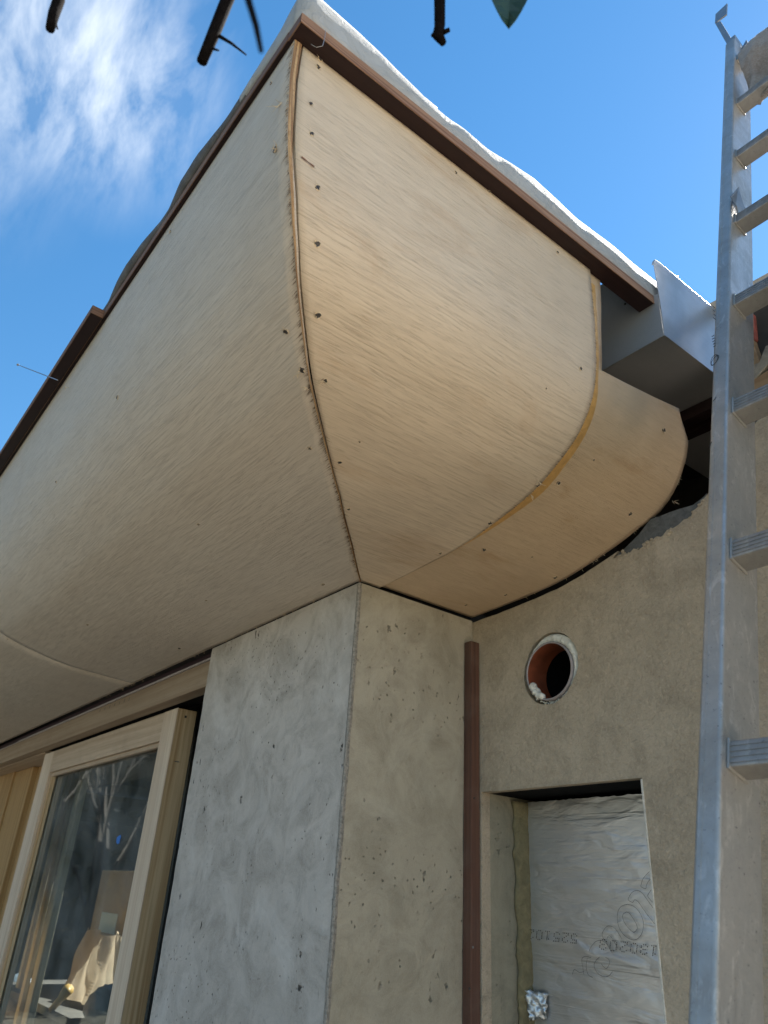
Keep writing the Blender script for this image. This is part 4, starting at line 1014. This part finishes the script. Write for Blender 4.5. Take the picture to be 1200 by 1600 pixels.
# ================================================================== LADDER
LT_ = math.atan2(0.302, 0.953); SP = 0.25
ref = Vector((0.690, 0.406, Z0+1.0276)); Ldir = Vector((0, math.sin(LT_), math.cos(LT_)))
l0 = ref.z/Ldir.z
ladder = thing('ladder', 'grey aluminium ladder leaning on the roof edge at the right', 'ladder', ref - Ldir*l0)
ladder.rotation_euler = (-LT_, 0, 0)
def ladder_build():
    sx0, sx1, n0, n1, top = -0.0215, 0.0025, -0.0118, 0.056, l0+0.372
    for x0, x1 in ((sx0, sx1), (0.375, 0.399)):
        bm = bmesh.new(); bm_box(bm, x0, x1, n0, n1, 0.0, top, 0)
        es = [e for e in bm.edges if all(abs(v.co.y-n0) < 1e-5 for v in e.verts) and abs(e.verts[0].co.z-e.verts[1].co.z) > 1]
        bmesh.ops.bevel(bm, geom=es, offset=0.0036, segments=3, affect='EDGES', profile=0.5)
        # two shallow flutes down the narrow front face
        o = from_bm('stile', bm, M['alu'], ladder, local=True)
        box('stile_flute', x0+0.0070, x0+0.0082, n0-0.0005, n0+0.001, 0.02, top-0.02, M['alu'], o, 0.0003, local=True)
        box('end_cap', x0-0.0006, x1+0.0006, n0-0.0006, n1+0.0006, -0.02, 0.03, M['dpc'], o, 0.002, local=True)
    k = -1
    bm = bmesh.new()
    bm_box(bm, 0.0, 0.0026, -0.0022, 0.0322, -0.0024, 0.0286, 0.001)
    col_me = bpy.data.meshes.new('rung_collar'); bm.to_mesh(col_me); bm.free(); col_me.materials.append(M['alu'])
    rung_me = None
    while l0 - k*SP > 0.1:
        zc = l0 - k*SP
        if rung_me is None:
            bm = bmesh.new(); x0, x1, a0, a1, h = 0.0027, 0.3748, 0.0, 0.030, 0.0262
            bm_box(bm, x0, x1, a0, a1, 0, h, 0.0022)
            for q in range(4): bm_box(bm, x0, x1, a0-0.0009, a0+0.0006, 0.0035+q*0.0056, 0.0035+q*0.0056+0.0026, 0)
            for q in range(3): bm_box(bm, x0, x1, 0.005+q*0.008, 0.0085+q*0.008, h-0.0006, h+0.0008, 0)
            o = from_bm('rung', bm, M['alu_rung'], ladder, local=True); rung_me = o.data
        else:
            o = bpy.data.objects.new('rung', rung_me); COL.objects.link(o); o.parent = ladder
        o.location = (0, 0, zc)
        for xa in (0.0026, 0.3722):
            c = bpy.data.objects.new('rung_collar', col_me); COL.objects.link(c); c.parent = o; c.location = (xa, 0, 0)
        k += 1
    # bent hook bracket at the head of the near stile
    bm = bmesh.new()
    def plate(pts, t, nvec):
        vs = [bm.verts.new(Vector(p)) for p in pts] + [bm.verts.new(Vector(p)+Vector(nvec)*t) for p in pts]; m = len(pts)
        bm.faces.new(vs[:m]); bm.faces.new(vs[m:][::-1])
        for k in range(m): bm.faces.new((vs[k], vs[k+m], vs[(k+1) % m+m], vs[(k+1) % m]))
    cz = top
    def LP(px, py, n): # pixel -> ladder-local at depth n
        d = ray(px, py); nv = Vector((0, math.cos(LT_), -math.sin(LT_))); o0 = ref + nv*n; t = nv.dot(o0-CAM)/nv.dot(d); q = CAM + d*t - Vector(ladder.location)
        return Vector((q.x, nv.dot(q), Ldir.dot(q)))
    A = [LP(1117, 36, 0.0), LP(1118, 22, 0.0), LP(1136, 5, 0.0), LP(1135, 22, 0.0)]
    plate(A, 0.004, (0, 1, 0))
    B = [LP(1117, 36, 0.0), LP(1126, 33, 0.002), LP(1140, 56, 0.004), LP(1154, 82, 0.006), LP(1150, 90, 0.006), LP(1134, 66, 0.004), LP(1124, 48, 0.002)]
    plate(B, 0.006, (0, 1, 0))
    bm_box(bm, sx0+0.001, sx1-0.001, n0+0.004, n1-0.004, top-0.01, top+0.035, 0.002)
    from_bm('hook_bracket', bm, M['steel'], ladder, local=True)
    Q = [LP(1150, 90, 0.02), LP(1166, 62, 0.02), LP(1169, 68, 0.02), LP(1155, 96, 0.02)]
    bm = bmesh.new(); plate(Q, 0.012, (0, 1, 0)); from_bm('hook_arm', bm, M['steel'], ladder, local=True)
    return LP
LP = ladder_build()
def ladder_marks():
    """felt-pen scribbles and scuffs on the narrow face of the near stile"""
    bm = bmesh.new()
    def stroke(pix, r=0.00045):
        pts = []
        for a, b in pix: q = LP(a, b, -0.0124); pts.append(q)
        tube(bm, pts, r, 4)
    def loop(cx, cy, rx, ry, t): return [(cx + rx*math.cos(a/12*6.6)*math.cos(t) - ry*math.sin(a/12*6.6)*math.sin(t), cy + rx*math.cos(a/12*6.6)*math.sin(t) + ry*math.sin(a/12*6.6)*math.cos(t)) for a in range(13)]
    stroke(loop(1116, 562, 4.2, 9, 0.45)); stroke(loop(1117, 563, 3.2, 10, 0.6))
    for k in range(5): stroke([(1112+0.7*k, 526+4*k), (1116+0.5*k, 524+4*k)], 0.0006)
    for k in range(4): stroke([(1113.5+0.3*k, 478+6*k), (1117+0.3*k, 481+6*k)], 0.0006)
    stroke([(1114, 627), (1118, 622), (1119, 620)]); stroke([(1108, 700), (1112, 690)])
    tag(from_bm('pen_mark', bm, M['ink'], ladder, local=True), kind='stuff')
ladder_marks()
def ladder_world(v): 
    nv = Vector((0, math.cos(LT_), -math.sin(LT_))); return Vector(ladder.location) + Vector((v.x, 0, 0)) + nv*v.y + Ldir*v.z
def cloth():
    # plush rag thrown over the top rung, hanging in front of and behind it
    V = []; F = []; nu, nv = 20, 26
    out = [(1153, 88), (1158, 62), (1185, 46), (1260, 5)]
    L1 = [LP(1153, 82, 0.02), LP(1159, 112, 0.025), LP(1164, 140, 0.03), LP(1174, 172, 0.035)]
    T1 = LP(1156, 72, 0.02); 
    top_l = [LP(1154, 86, -0.012), LP(1176, 62, -0.012), LP(1200, 44, -0.012), LP(1290, -15, -0.012)]
    bot_l = [LP(1177, 179, 0.045), LP(1188, 170, 0.045), LP(1200, 165, 0.045), LP(1290, 128, 0.045)]
    def lerp4(q, t): t *= 3; i = min(2, int(t)); f = t-i; return q[i]*(1-f)+q[i+1]*f
    for j in range(nv+1):
        v = j/nv
        for i in range(nu+1):
            u = i/nu; p = lerp4(top_l, u)*(1-v) + lerp4(bot_l, u)*v
            p.y += 0.02*max(0, v-0.35)*0 + (0.034*min(1, max(0, (v-0.30)/0.25)) - (0.057)*v + 0.0) * 1.0
            p.x += 0.002*math.sin(v*3.1)*(1-u) + 0.0015*vnoise(j*0.9, 4)
            p.y += (0.009*math.sin(u*11+v*2.6) + 0.007*vnoise(i*0.7+j*0.25, 3))*min(1, v*2) + 0.002*vnoise(i*1.9+j*1.7, 5)
            V.append(ladder_world(p))
    w = nu+1
    for j in range(nv):
        for i in range(nu): F.append((j*w+i, j*w+i+1, (j+1)*w+i+1, (j+1)*w+i))
    o = mesh('cloth', V, F, M['cloth'], smooth=True); md = o.modifiers.new('thick', 'SOLIDIFY'); md.thickness = 0.006; md.offset = 0
    tag(o, 'fuzzy grey-brown cloth hung over the top of the ladder', 'cloth')
cloth()
def scrap():
    q = [(1138, 309), (1147, 297), (1152, 312), (1158, 332), (1150, 338), (1143, 326)]
    V = []
    for k, (a, b) in enumerate(q): d = ray(a, b); t = (0.6945-CAM.x)/d.x; p = CAM+d*t; V.append(p + Vector((0.003+0.005*(k % 2), 0, 0)))
    m = len(V); V += [v+Vector((0.0012, 0.001, 0)) for v in V]
    F = [tuple(range(m)), tuple(range(m, 2*m))[::-1]] + [(k, k+m, (k+1) % m+m, (k+1) % m) for k in range(m)]
    tag(mesh('plastic_scrap', V, F, M['plastic']), 'torn dark plastic scrap caught between the ladder stile and a rung, against the sky', 'scrap')
scrap()

# ================================================================== RUBBLE AND TIMBER AT THE WALL HEAD, RIGHT OF THE LADDER
def slab(name, pix, y, depth, mat, label, cat):
    pts = [P(a, b, 1, y) for a, b in pix]; m = len(pts)
    V = [(p.x, y + 0.0015*vnoise(k*1.7, 4), p.z) for k, p in enumerate(pts)] + [(p.x+0.002, y+depth, p.z+0.002) for p in pts]
    F = [tuple(range(m)), tuple(range(m, 2*m))[::-1]] + [(k, k+m, (k+1) % m+m, (k+1) % m) for k in range(m)]
    bm = bmesh.new(); vs = [bm.verts.new(v) for v in V]
    for f in F: bm.faces.new([vs[i] for i in f])
    bmesh.ops.recalc_face_normals(bm, faces=bm.faces); bmesh.ops.bevel(bm, geom=list(bm.edges), offset=0.0012, segments=1, affect='EDGES')
    o = from_bm(name, bm, mat); return tag(o, label, cat)
slab('roof_plank', [(1100, 490), (1100, 478), (1172, 441), (1240, 403), (1240, 422), (1172, 455)], 0.42, 0.03, M['plank'], 'dry beige plank lying along the roof edge above the wall head', 'plank')
slab('roof_slate', [(1180, 520), (1172, 470), (1240, 430), (1250, 560), (1200, 560), (1193, 556)], 0.355, 0.02, M['slab'], 'dark slate slab leaning at the wall head, right of the ladder', 'slate')
slab('brick', [(1169, 494), (1177, 490), (1181, 530), (1174, 536), (1170, 520)], 0.312, 0.06, M['brick'], 'chipped red brick wedged at the wall head beside the ladder', 'brick')
slab('timber_offcut', [(1166, 520), (1171, 518), (1184, 556), (1190, 572), (1168, 574)], 0.306, 0.04, M['block'], 'pinkish timber offcut below the red brick', 'timber')
slab('mortar_lump', [(1164, 575), (1186, 566), (1196, 540), (1240, 530), (1240, 556), (1200, 568), (1180, 592), (1164, 596)], 0.301, 0.05, M['mortar'], 'rough grey mortar bed above the sawn block', 'mortar')
slab('sawn_block', [(1174, 596), (1200, 578), (1260, 548), (1260, 590), (1202, 622), (1180, 636)], 0.303, 0.06, M['block'], 'rough sawn timber block on the wall top, below the mortar', 'timber')

# ================================================================== BEAM OVER THE DOOR
beam = thing('door_beam', 'weathered timber head beam over the sliding door, pale strip along its top', 'beam', (-2.2, 0.06, Z0-0.08))
BF = 0.028
box('beam', -4.2, -0.620, BF, 0.0670, -0.079, -0.012, M['beam'], beam, 0.0025)
box('gap_seal', -4.2, -0.620, 0.0675, 0.1155, -0.070, -0.012, M['dpc'], beam, 0)  # black filler painted as the dark gap above the door
box('cover_strip', -2.52, -0.620, BF-0.003, BF+0.02, -0.0115, -0.0065, M['strip'], beam, 0.0008)
box('cover_strip', -4.2, -2.523, BF-0.001, BF+0.02, -0.0115, -0.0085, M['strip'], beam, 0.0008)
box('packer', -4.2, -0.620, BF+0.006, 0.10, -0.0062, 0.012, M['pack'], beam, 0.0006)
def ticks():
    bm = bmesh.new()
    for n, (ax, ay, bx, by) in ((7, (156.5, 1110, 202, 1092)), (6, (10, 1166, 34, 1157))):
        for k in range(n):
            q = P(ax+(bx-ax)*k/(n-1), ay+(by-ay)*k/(n-1), 1, BF); h = 0.0052; w = 0.0028
            sl = 0.0025
            vs = [bm.verts.new((q.x-w, BF-0.0006, q.z-h)), bm.verts.new((q.x+w*0.6, BF-0.0006, q.z-h)), bm.verts.new((q.x+w+sl, BF-0.0006, q.z+h)), bm.verts.new((q.x-w*0.3+sl, BF-0.0006, q.z+h))]
            bm.faces.new(vs)
    from_bm('stamped_mark', bm, M['screw'], beam)
ticks()

# ================================================================== SLIDING DOOR
DY = 0.070
door = thing('sliding_door', 'glazed timber sliding door with pale uprights, standing partly open beside the grey corner', 'door', (-1.55, DY, 0.0))
DT = -0.0870
box('stile', -1.025, -0.934, DY, DY+0.003, -2.12, DT, M['pine_pale_z'], door, 0.0008)
ds = box('stile', -1.0245, -0.9345, DY+0.0032, DY+0.058, -2.12, DT-0.0005, M['pine_z'], door, 0.0015)
box('stile', -2.20, -2.075, DY, DY+0.056, -2.12, DT, M['pine_pale_z'], door, 0.0015)
box('top_rail', -2.0745, -1.0255, DY+0.0006, DY+0.056, -0.167, DT, M['pine_pale_x'], door, 0.0015)
box('bottom_rail', -2.0745, -1.0255, DY+0.0006, DY+0.056, -2.12, -1.98, M['pine_pale_x'], door, 0.0015)
box('glazing_bead', -2.0743, -1.0257, DY+0.010, DY+0.022, -0.1800, -0.1672, M['pine_pale_x'], door, 0.002)
box('glazing_bead', -2.0743, -2.052, DY+0.010, DY+0.024, -1.98, -0.1805, M['pine_z'], door, 0.002)
box('glazing_bead', -1.0390, -1.0257, DY+0.010, DY+0.022, -1.98, -0.1805, M['pine_z'], door, 0.002)
box('pane', -2.070, -1.030, DY+0.0265, DY+0.0305, -1.99, -0.168, M['glass'], door, 0)
box('spacer_bar', -2.0515, -2.040, DY+0.0310, DY+0.043, -1.979, -0.181, M['strip'], door, 0.0005)
q = P(290, 1120, 0, -0.934); box('dowel_mark', -0.9338, -0.9332, q.y-0.003, q.y+0.003, q.z-Z0-0.003, q.z-Z0+0.003, M['screw'], door, 0)
q = P(276, 1190, 0, -0.934); box('staple', -0.9338, -0.9330, q.y-0.007, q.y+0.007, q.z-Z0-0.001, q.z-Z0+0.001, M['nail'], door, 0)
q = P(185, 1311, 1, DY+0.026)
def tape():
    V = []; c = q; r = [(0.012, 0.011), (0.017, 0.004), (0.013, -0.004), (0.015, -0.012), (0.002, -0.014), (-0.012, -0.009), (-0.015, 0.005), (-0.004, 0.008)]
    V = [(c.x+a, DY+0.0258, c.z+b) for a, b in r] + [(c.x+a, DY+0.0262, c.z+b) for a, b in r]; m = len(r)
    F = [tuple(range(m)), tuple(range(m, 2*m))[::-1]] + [(k, k+m, (k+1) % m+m, (k+1) % m) for k in range(m)]
    tag(mesh('tape_scrap', V, F, M['tape']), 'small blue tape scrap stuck on the door glass', 'tape')
tape()
# the reveal and fixed frame to the left of the door
side = thing('fixed_frame', 'golden timber fixed frame at the far left, behind the sliding door', 'window frame', (-2.8, 0.2, 0.0))
box('head', -4.2, -2.206, 0.0685, 0.235, -0.0810, -0.0705, M['pine_pale_x'], side, 0.0008)
box('post', -3.30, -2.957, 0.140, 0.235, -2.10, -0.0815, M['oak_z'], side, 0.003)
box('post', -2.956, -2.665, 0.150, 0.235, -2.10, -0.0815, M['oak_z'], side, 0.003)
box('post_rebate', -2.664, -2.605, 0.172, 0.235, -2.10, -0.0815, M['oak_z'], side, 0.002)
box('pane', -3.88, -3.302, 0.19, 0.196, -2.10, -0.1, M['glass'], side, 0)

# ================================================================== INSIDE THE ROOM, SEEN THROUGH THE GLASS
def post(px0, px1, py, y, dep, label):
    a, b = P(px0, py, 1, y), P(px1, py, 1, y)
    o = box('timber_stud', a.x, b.x, y, y+dep, -2.099, 0.028, M['lath'], None, 0.002); tag(o, label, 'stud')
post(117, 124, 1240, 0.36, 0.03, 'broad pale upright stud behind the door glass')
post(106, 110, 1240, 0.40, 0.02, 'thin upright stud behind the glass, left of the broad one')
post(85, 88, 1290, 0.46, 0.02, 'faint upright stud deepest behind the door glass, by the left stile')
def dust_sheet():
    V = []; F = []; nu, nv = 24, 24; y = 0.72
    c = [P(135, 1450, 1, y), P(196, 1462, 1, y), P(190, 1585, 1, y-0.14), P(84, 1562, 1, y-0.14)]
    for j in range(nv+1):
        for i in range(nu+1):
            u, v = i/nu, j/nv; p = (c[0]*(1-u)+c[1]*u)*(1-v) + (c[3]*(1-u)+c[2]*u)*v
            V.append(p + Vector((0.02*vnoise(j*0.3, 2), 0.05*vnoise(i*0.33+j*0.12, 3) + 0.02*vnoise(i*0.9, 6), 0.03*vnoise(i*0.4, 5)*(1-v))))
    w = nu+1
    for j in range(nv):
        for i in range(nu): F.append((j*w+i, j*w+i+1, (j+1)*w+i+1, (j+1)*w+i))
    o = mesh('dust_sheet', V, F, M['sheet'], smooth=True); md = o.modifiers.new('thick', 'SOLIDIFY'); md.thickness = 0.0
    o.modifiers.remove(md)
    tag(o, 'cream dust sheet draped inside the room, low behind the door glass', 'dust sheet')
    a = P(100, 1600, 1, 0.62)
    table = thing('work_table', 'cluttered low bench behind the glass under the cream sheet', 'bench', (a.x, 0.7, 0.1))
    x0 = P(-20, 1590, 1, 0.45).x; x1 = P(190, 1590, 1, 0.45).x; zt = P(110, 1585, 1, 0.45).z - Z0
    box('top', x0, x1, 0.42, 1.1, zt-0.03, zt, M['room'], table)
    for x in (x0+0.05, x1-0.08):
        for yy in (0.46, 1.02): box('leg', x, x+0.05, yy, yy+0.05, -2.099, zt-0.0305, M['card'], table)
    def blob(name, px, py, y, sx, sz, mat, label, cat):
        c = P(px, py, 1, y); bm = bmesh.new(); bmesh.ops.create_icosphere(bm, subdivisions=3, radius=1)
        for v in bm.verts:
            k = 1 + 0.35*vnoise(v.co.x*3+v.co.z*2, 3) + 0.2*vnoise(v.co.y*6+v.co.z*3, 7); v.co = Vector((v.co.x*sx*k, v.co.y*sx*0.6*k, v.co.z*sz*k)) + Vector((c.x, y, c.z))
        tag(from_bm(name, bm, mat, smooth=True), label, cat)
    blob('plastic_bag', 162, 1575, 0.50, 0.10, 0.07, M['bag'], 'crumpled grey plastic bag on the bench behind the glass', 'bag')
    blob('rag', 28, 1540, 0.55, 0.10, 0.05, M['bag_blue'], 'pale blue rag on the bench behind the glass, far left', 'rag')
    blob('plastic_bag', 22, 1580, 0.47, 0.14, 0.06, M['bag'], 'dark grey plastic bag below the pale blue rag', 'bag')
    a, b = P(80, 1578, 1, 0.42), P(108, 1545, 1, 0.44); bm = bmesh.new(); tube(bm, [a, (a+b)/2, b], [0.012, 0.014, 0.022], 8)
    tag(from_bm('tool_handle', bm, M['yellow'], smooth=True), 'yellow tool handle leaning on the cream sheet', 'tool')
    a, b = P(160, 1360, 1, 0.8), P(205, 1470, 1, 0.8)
    box_t = thing('card_box', 'tall brown board with a pale blue label, in the dark room behind the sheet', 'box', (a.x, 0.8, 0.1))
    box('panel', a.x, b.x-0.1, 0.8, 0.86, -2.099, a.z-Z0, M['card'], box_t)
    a, b = P(160, 1425, 1, 0.798), P(178, 1460, 1, 0.798); box('paper_label', a.x, b.x, 0.796, 0.7995, b.z-Z0, a.z-Z0, M['paper'], box_t, 0)
dust_sheet()
a, b = P(206, 1400, 1, 0.30), P(262, 1400, 1, 0.30)
tag(box('dark_board', a.x, b.x, 0.30, 0.32, -2.099, 0.02, M['room'], None, 0.001), 'dark board standing inside, glimpsed in the gap between the door and the grey corner', 'board')  # added to hide the sunlit patch behind the gap

# ================================================================== TREES AND HEDGE (twigs at the top edge; the rest is seen in the glass)
def grow(bm, p, d, L_, r, depth, rnd, spread=0.6, up=0.25):
    pts = [p]; q = Vector(p); dd = Vector(d).normalized(); n = 5
    for k in range(n):
        dd = (dd + Vector((rnd.uniform(-1, 1), rnd.uniform(-1, 1), rnd.uniform(-0.6, 1)))*0.16).normalized(); q = q + dd*L_/n; pts.append(q.copy())
    tube(bm, pts, [r*(1-0.5*k/n) for k in range(n+1)], 6 if depth > 1 else 4)
    if depth == 0: return
    for k in range(rnd.choice((2, 3, 3))):
        i = rnd.randint(2, n); nd = (dd + Vector((rnd.uniform(-1, 1), rnd.uniform(-1, 1), rnd.uniform(-0.5, 1)))*spread + Vector((0, 0, up))).normalized()
        grow(bm, pts[i], nd, L_*rnd.uniform(0.6, 0.8), r*0.55, depth-1, rnd, spread, up)
def overhang():
    D = 0.62
    tree = thing('overhanging_tree', 'dark twig tips and one glossy leaf hanging in along the top edge of the view', 'tree', (2.3, -2.6, 0))
    limb_pts = [Vector((2.3, -2.6, 0)), Vector((2.25, -2.5, 1.2)), Vector((2.0, -2.2, 2.1)), Vector((1.5, -1.5, 2.75))]
    L0 = CAM + ray(740, -170)*D; L1 = CAM + ray(90, -190)*D
    limb_pts += [L0, CAM+ray(400, -185)*D, L1]
    bm = bmesh.new(); tube(bm, limb_pts, [0.09, 0.075, 0.05, 0.022, 0.009, 0.007, 0.004], 9); from_bm('limb', bm, M['bark'], tree, smooth=True)
    def twig(pix, rad, forks=()):
        bm = bmesh.new(); pts = [CAM + ray(a, b)*d for a, b, d in pix]; tube(bm, pts, rad, 8)
        for fp, fr in forks: tube(bm, [CAM + ray(a, b)*d for a, b, d in fp], fr, 6)
        from_bm('twig', bm, M['bark'], tree, smooth=True)
    twig([(112, -188, D), (100, -60, D), (92, 0, D*0.99), (84, 22, D*0.98), (78, 46, D*0.97)], [0.005, 0.0048, 0.0046, 0.0044, 0.0036], [([(84, 22, D*0.98), (90, 46, D*0.985)], [0.001, 0.0006])])
    twig([(420, -185, D), (385, -70, D*0.98), (355, 0, D*0.97), (335, 50, D*0.96), (315, 97, D*0.95)], [0.0055, 0.0053, 0.0052, 0.0050, 0.0042], [([(342, 56, D*0.96), (362, 68, D*0.965), (385, 86, D*0.97)], [0.0016, 0.0012, 0.0006]), ([(326, 74, D*0.955), (342, 79, D*0.95)], [0.0014, 0.0007])])
    twig([(400, -187, D), (375, -80, 0.42), (388, 0, 0.33), (400, 40, 0.32), (408, 80, 0.31)], [0.003, 0.0022, 0.0016, 0.0014, 0.0010])
    twig([(705, -172, D), (692, -60, D*0.98), (687, 0, D*0.97), (687, 40, D*0.965), (684, 55, D*0.962), (693, 68, D*0.96)], [0.0052, 0.005, 0.0046, 0.0044, 0.0048, 0.0028], [([(690, 52, D*0.963), (703, 46, D*0.96)], [0.0022, 0.0016]), ([(682, 50, D*0.963), (675, 56, D*0.96)], [0.0018, 0.0014])])
    # leaf with a folded midrib
    V = []; F = []; n = 14
    for k in range(n+1):
        v = k/n; y = -150 + (46+150)*v; w = 46*math.sin(math.pi*min(1, (v*0.94+0.06))**0.8)**0.8 if k < n else 0
        cx = 800 - 5*v
        for e in (-1, 0, 1): V.append(CAM + ray(cx + e*w, y)*(D*0.93 + (0.006 if e == 0 else 0.0) + 0.02*(1-v)))
    for k in range(n):
        for e in range(2): F.append((k*3+e, k*3+e+1, (k+1)*3+e+1, (k+1)*3+e))
    o = mesh('leaf', V, F, M['leaf'], tree, smooth=False); md = o.modifiers.new('thick', 'SOLIDIFY'); md.thickness = 0.0004
    bm = bmesh.new(); tube(bm, [L0, V[1]], [0.0016, 0.001], 6); from_bm('leaf_stalk', bm, M['bark'], tree)
overhang()
def bare_tree():
    rnd = random.Random(5); t = thing('bare_tree', 'bare pale-barked garden tree, seen only mirrored in the door glass', 'tree', (-5.2, -1.25, 0))
    bm = bmesh.new(); tube(bm, [(-5.2, -1.25, 0), (-5.22, -1.27, 0.8), (-5.15, -1.25, 1.7)], [0.055, 0.045, 0.036], 8); from_bm('trunk', bm, M['bark_pale'], t, smooth=True)
    bm = bmesh.new()
    for k in range(7): grow(bm, Vector((-5.17, -1.25, 1.3+0.1*k)), Vector((rnd.uniform(-1, 1), rnd.uniform(-0.8, 0.8), 1.3)), 0.95, 0.017, 5, rnd, 0.75, 0.2)
    from_bm('crown', bm, M['bark_pale'], t)
bare_tree()
def hedge(name, label, x0, x1, y0, y1, h, n, seed):
    rnd = random.Random(seed); V = []; F = []
    for k in range(n):
        x, y = rnd.uniform(x0, x1), rnd.uniform(y0, y1); top = h*(0.8 + 0.25*vnoise(x*0.9+y*0.8, 3) + 0.2*vnoise(x*2.3-y*1.7, 8)); z = top*rnd.random()**0.75
        c = Vector((x, y, z)); a = Vector((rnd.uniform(-1, 1), rnd.uniform(-1, 1), rnd.uniform(-1, 1))).normalized(); b = a.orthogonal().normalized(); s = rnd.uniform(0.06, 0.16)
        i = len(V); V += [c, c+a*s+b*s*0.35, c+a*s*2, c+a*s-b*s*0.35]; F.append((i, i+1, i+2, i+3))
    for (a0, b0, c0, d0) in ((x0+0.5, x1-0.5, y0+0.5, y1-0.5),):
        i = len(V); hh = h*0.78; V += [(a0, c0, 0), (b0, c0, 0), (b0, d0, 0), (a0, d0, 0), (a0, c0, hh), (b0, c0, hh), (b0, d0, hh), (a0, d0, hh)]
        F += [(i, i+1, i+5, i+4), (i+1, i+2, i+6, i+5), (i+2, i+3, i+7, i+6), (i+3, i, i+4, i+7), (i+4, i+5, i+6, i+7)]
    tag(mesh(name, V, F, M['hedge']), label, 'hedge', kind='stuff')
hedge('evergreen_hedge', 'tall dark evergreen hedge across the garden', -15, -11.5, -9, 0.5, 9.5, 30000, 1)
hedge('evergreen_hedge', 'tall dark evergreen hedge along the garden side', -12, 0, -11, -9, 6.0, 16000, 2)
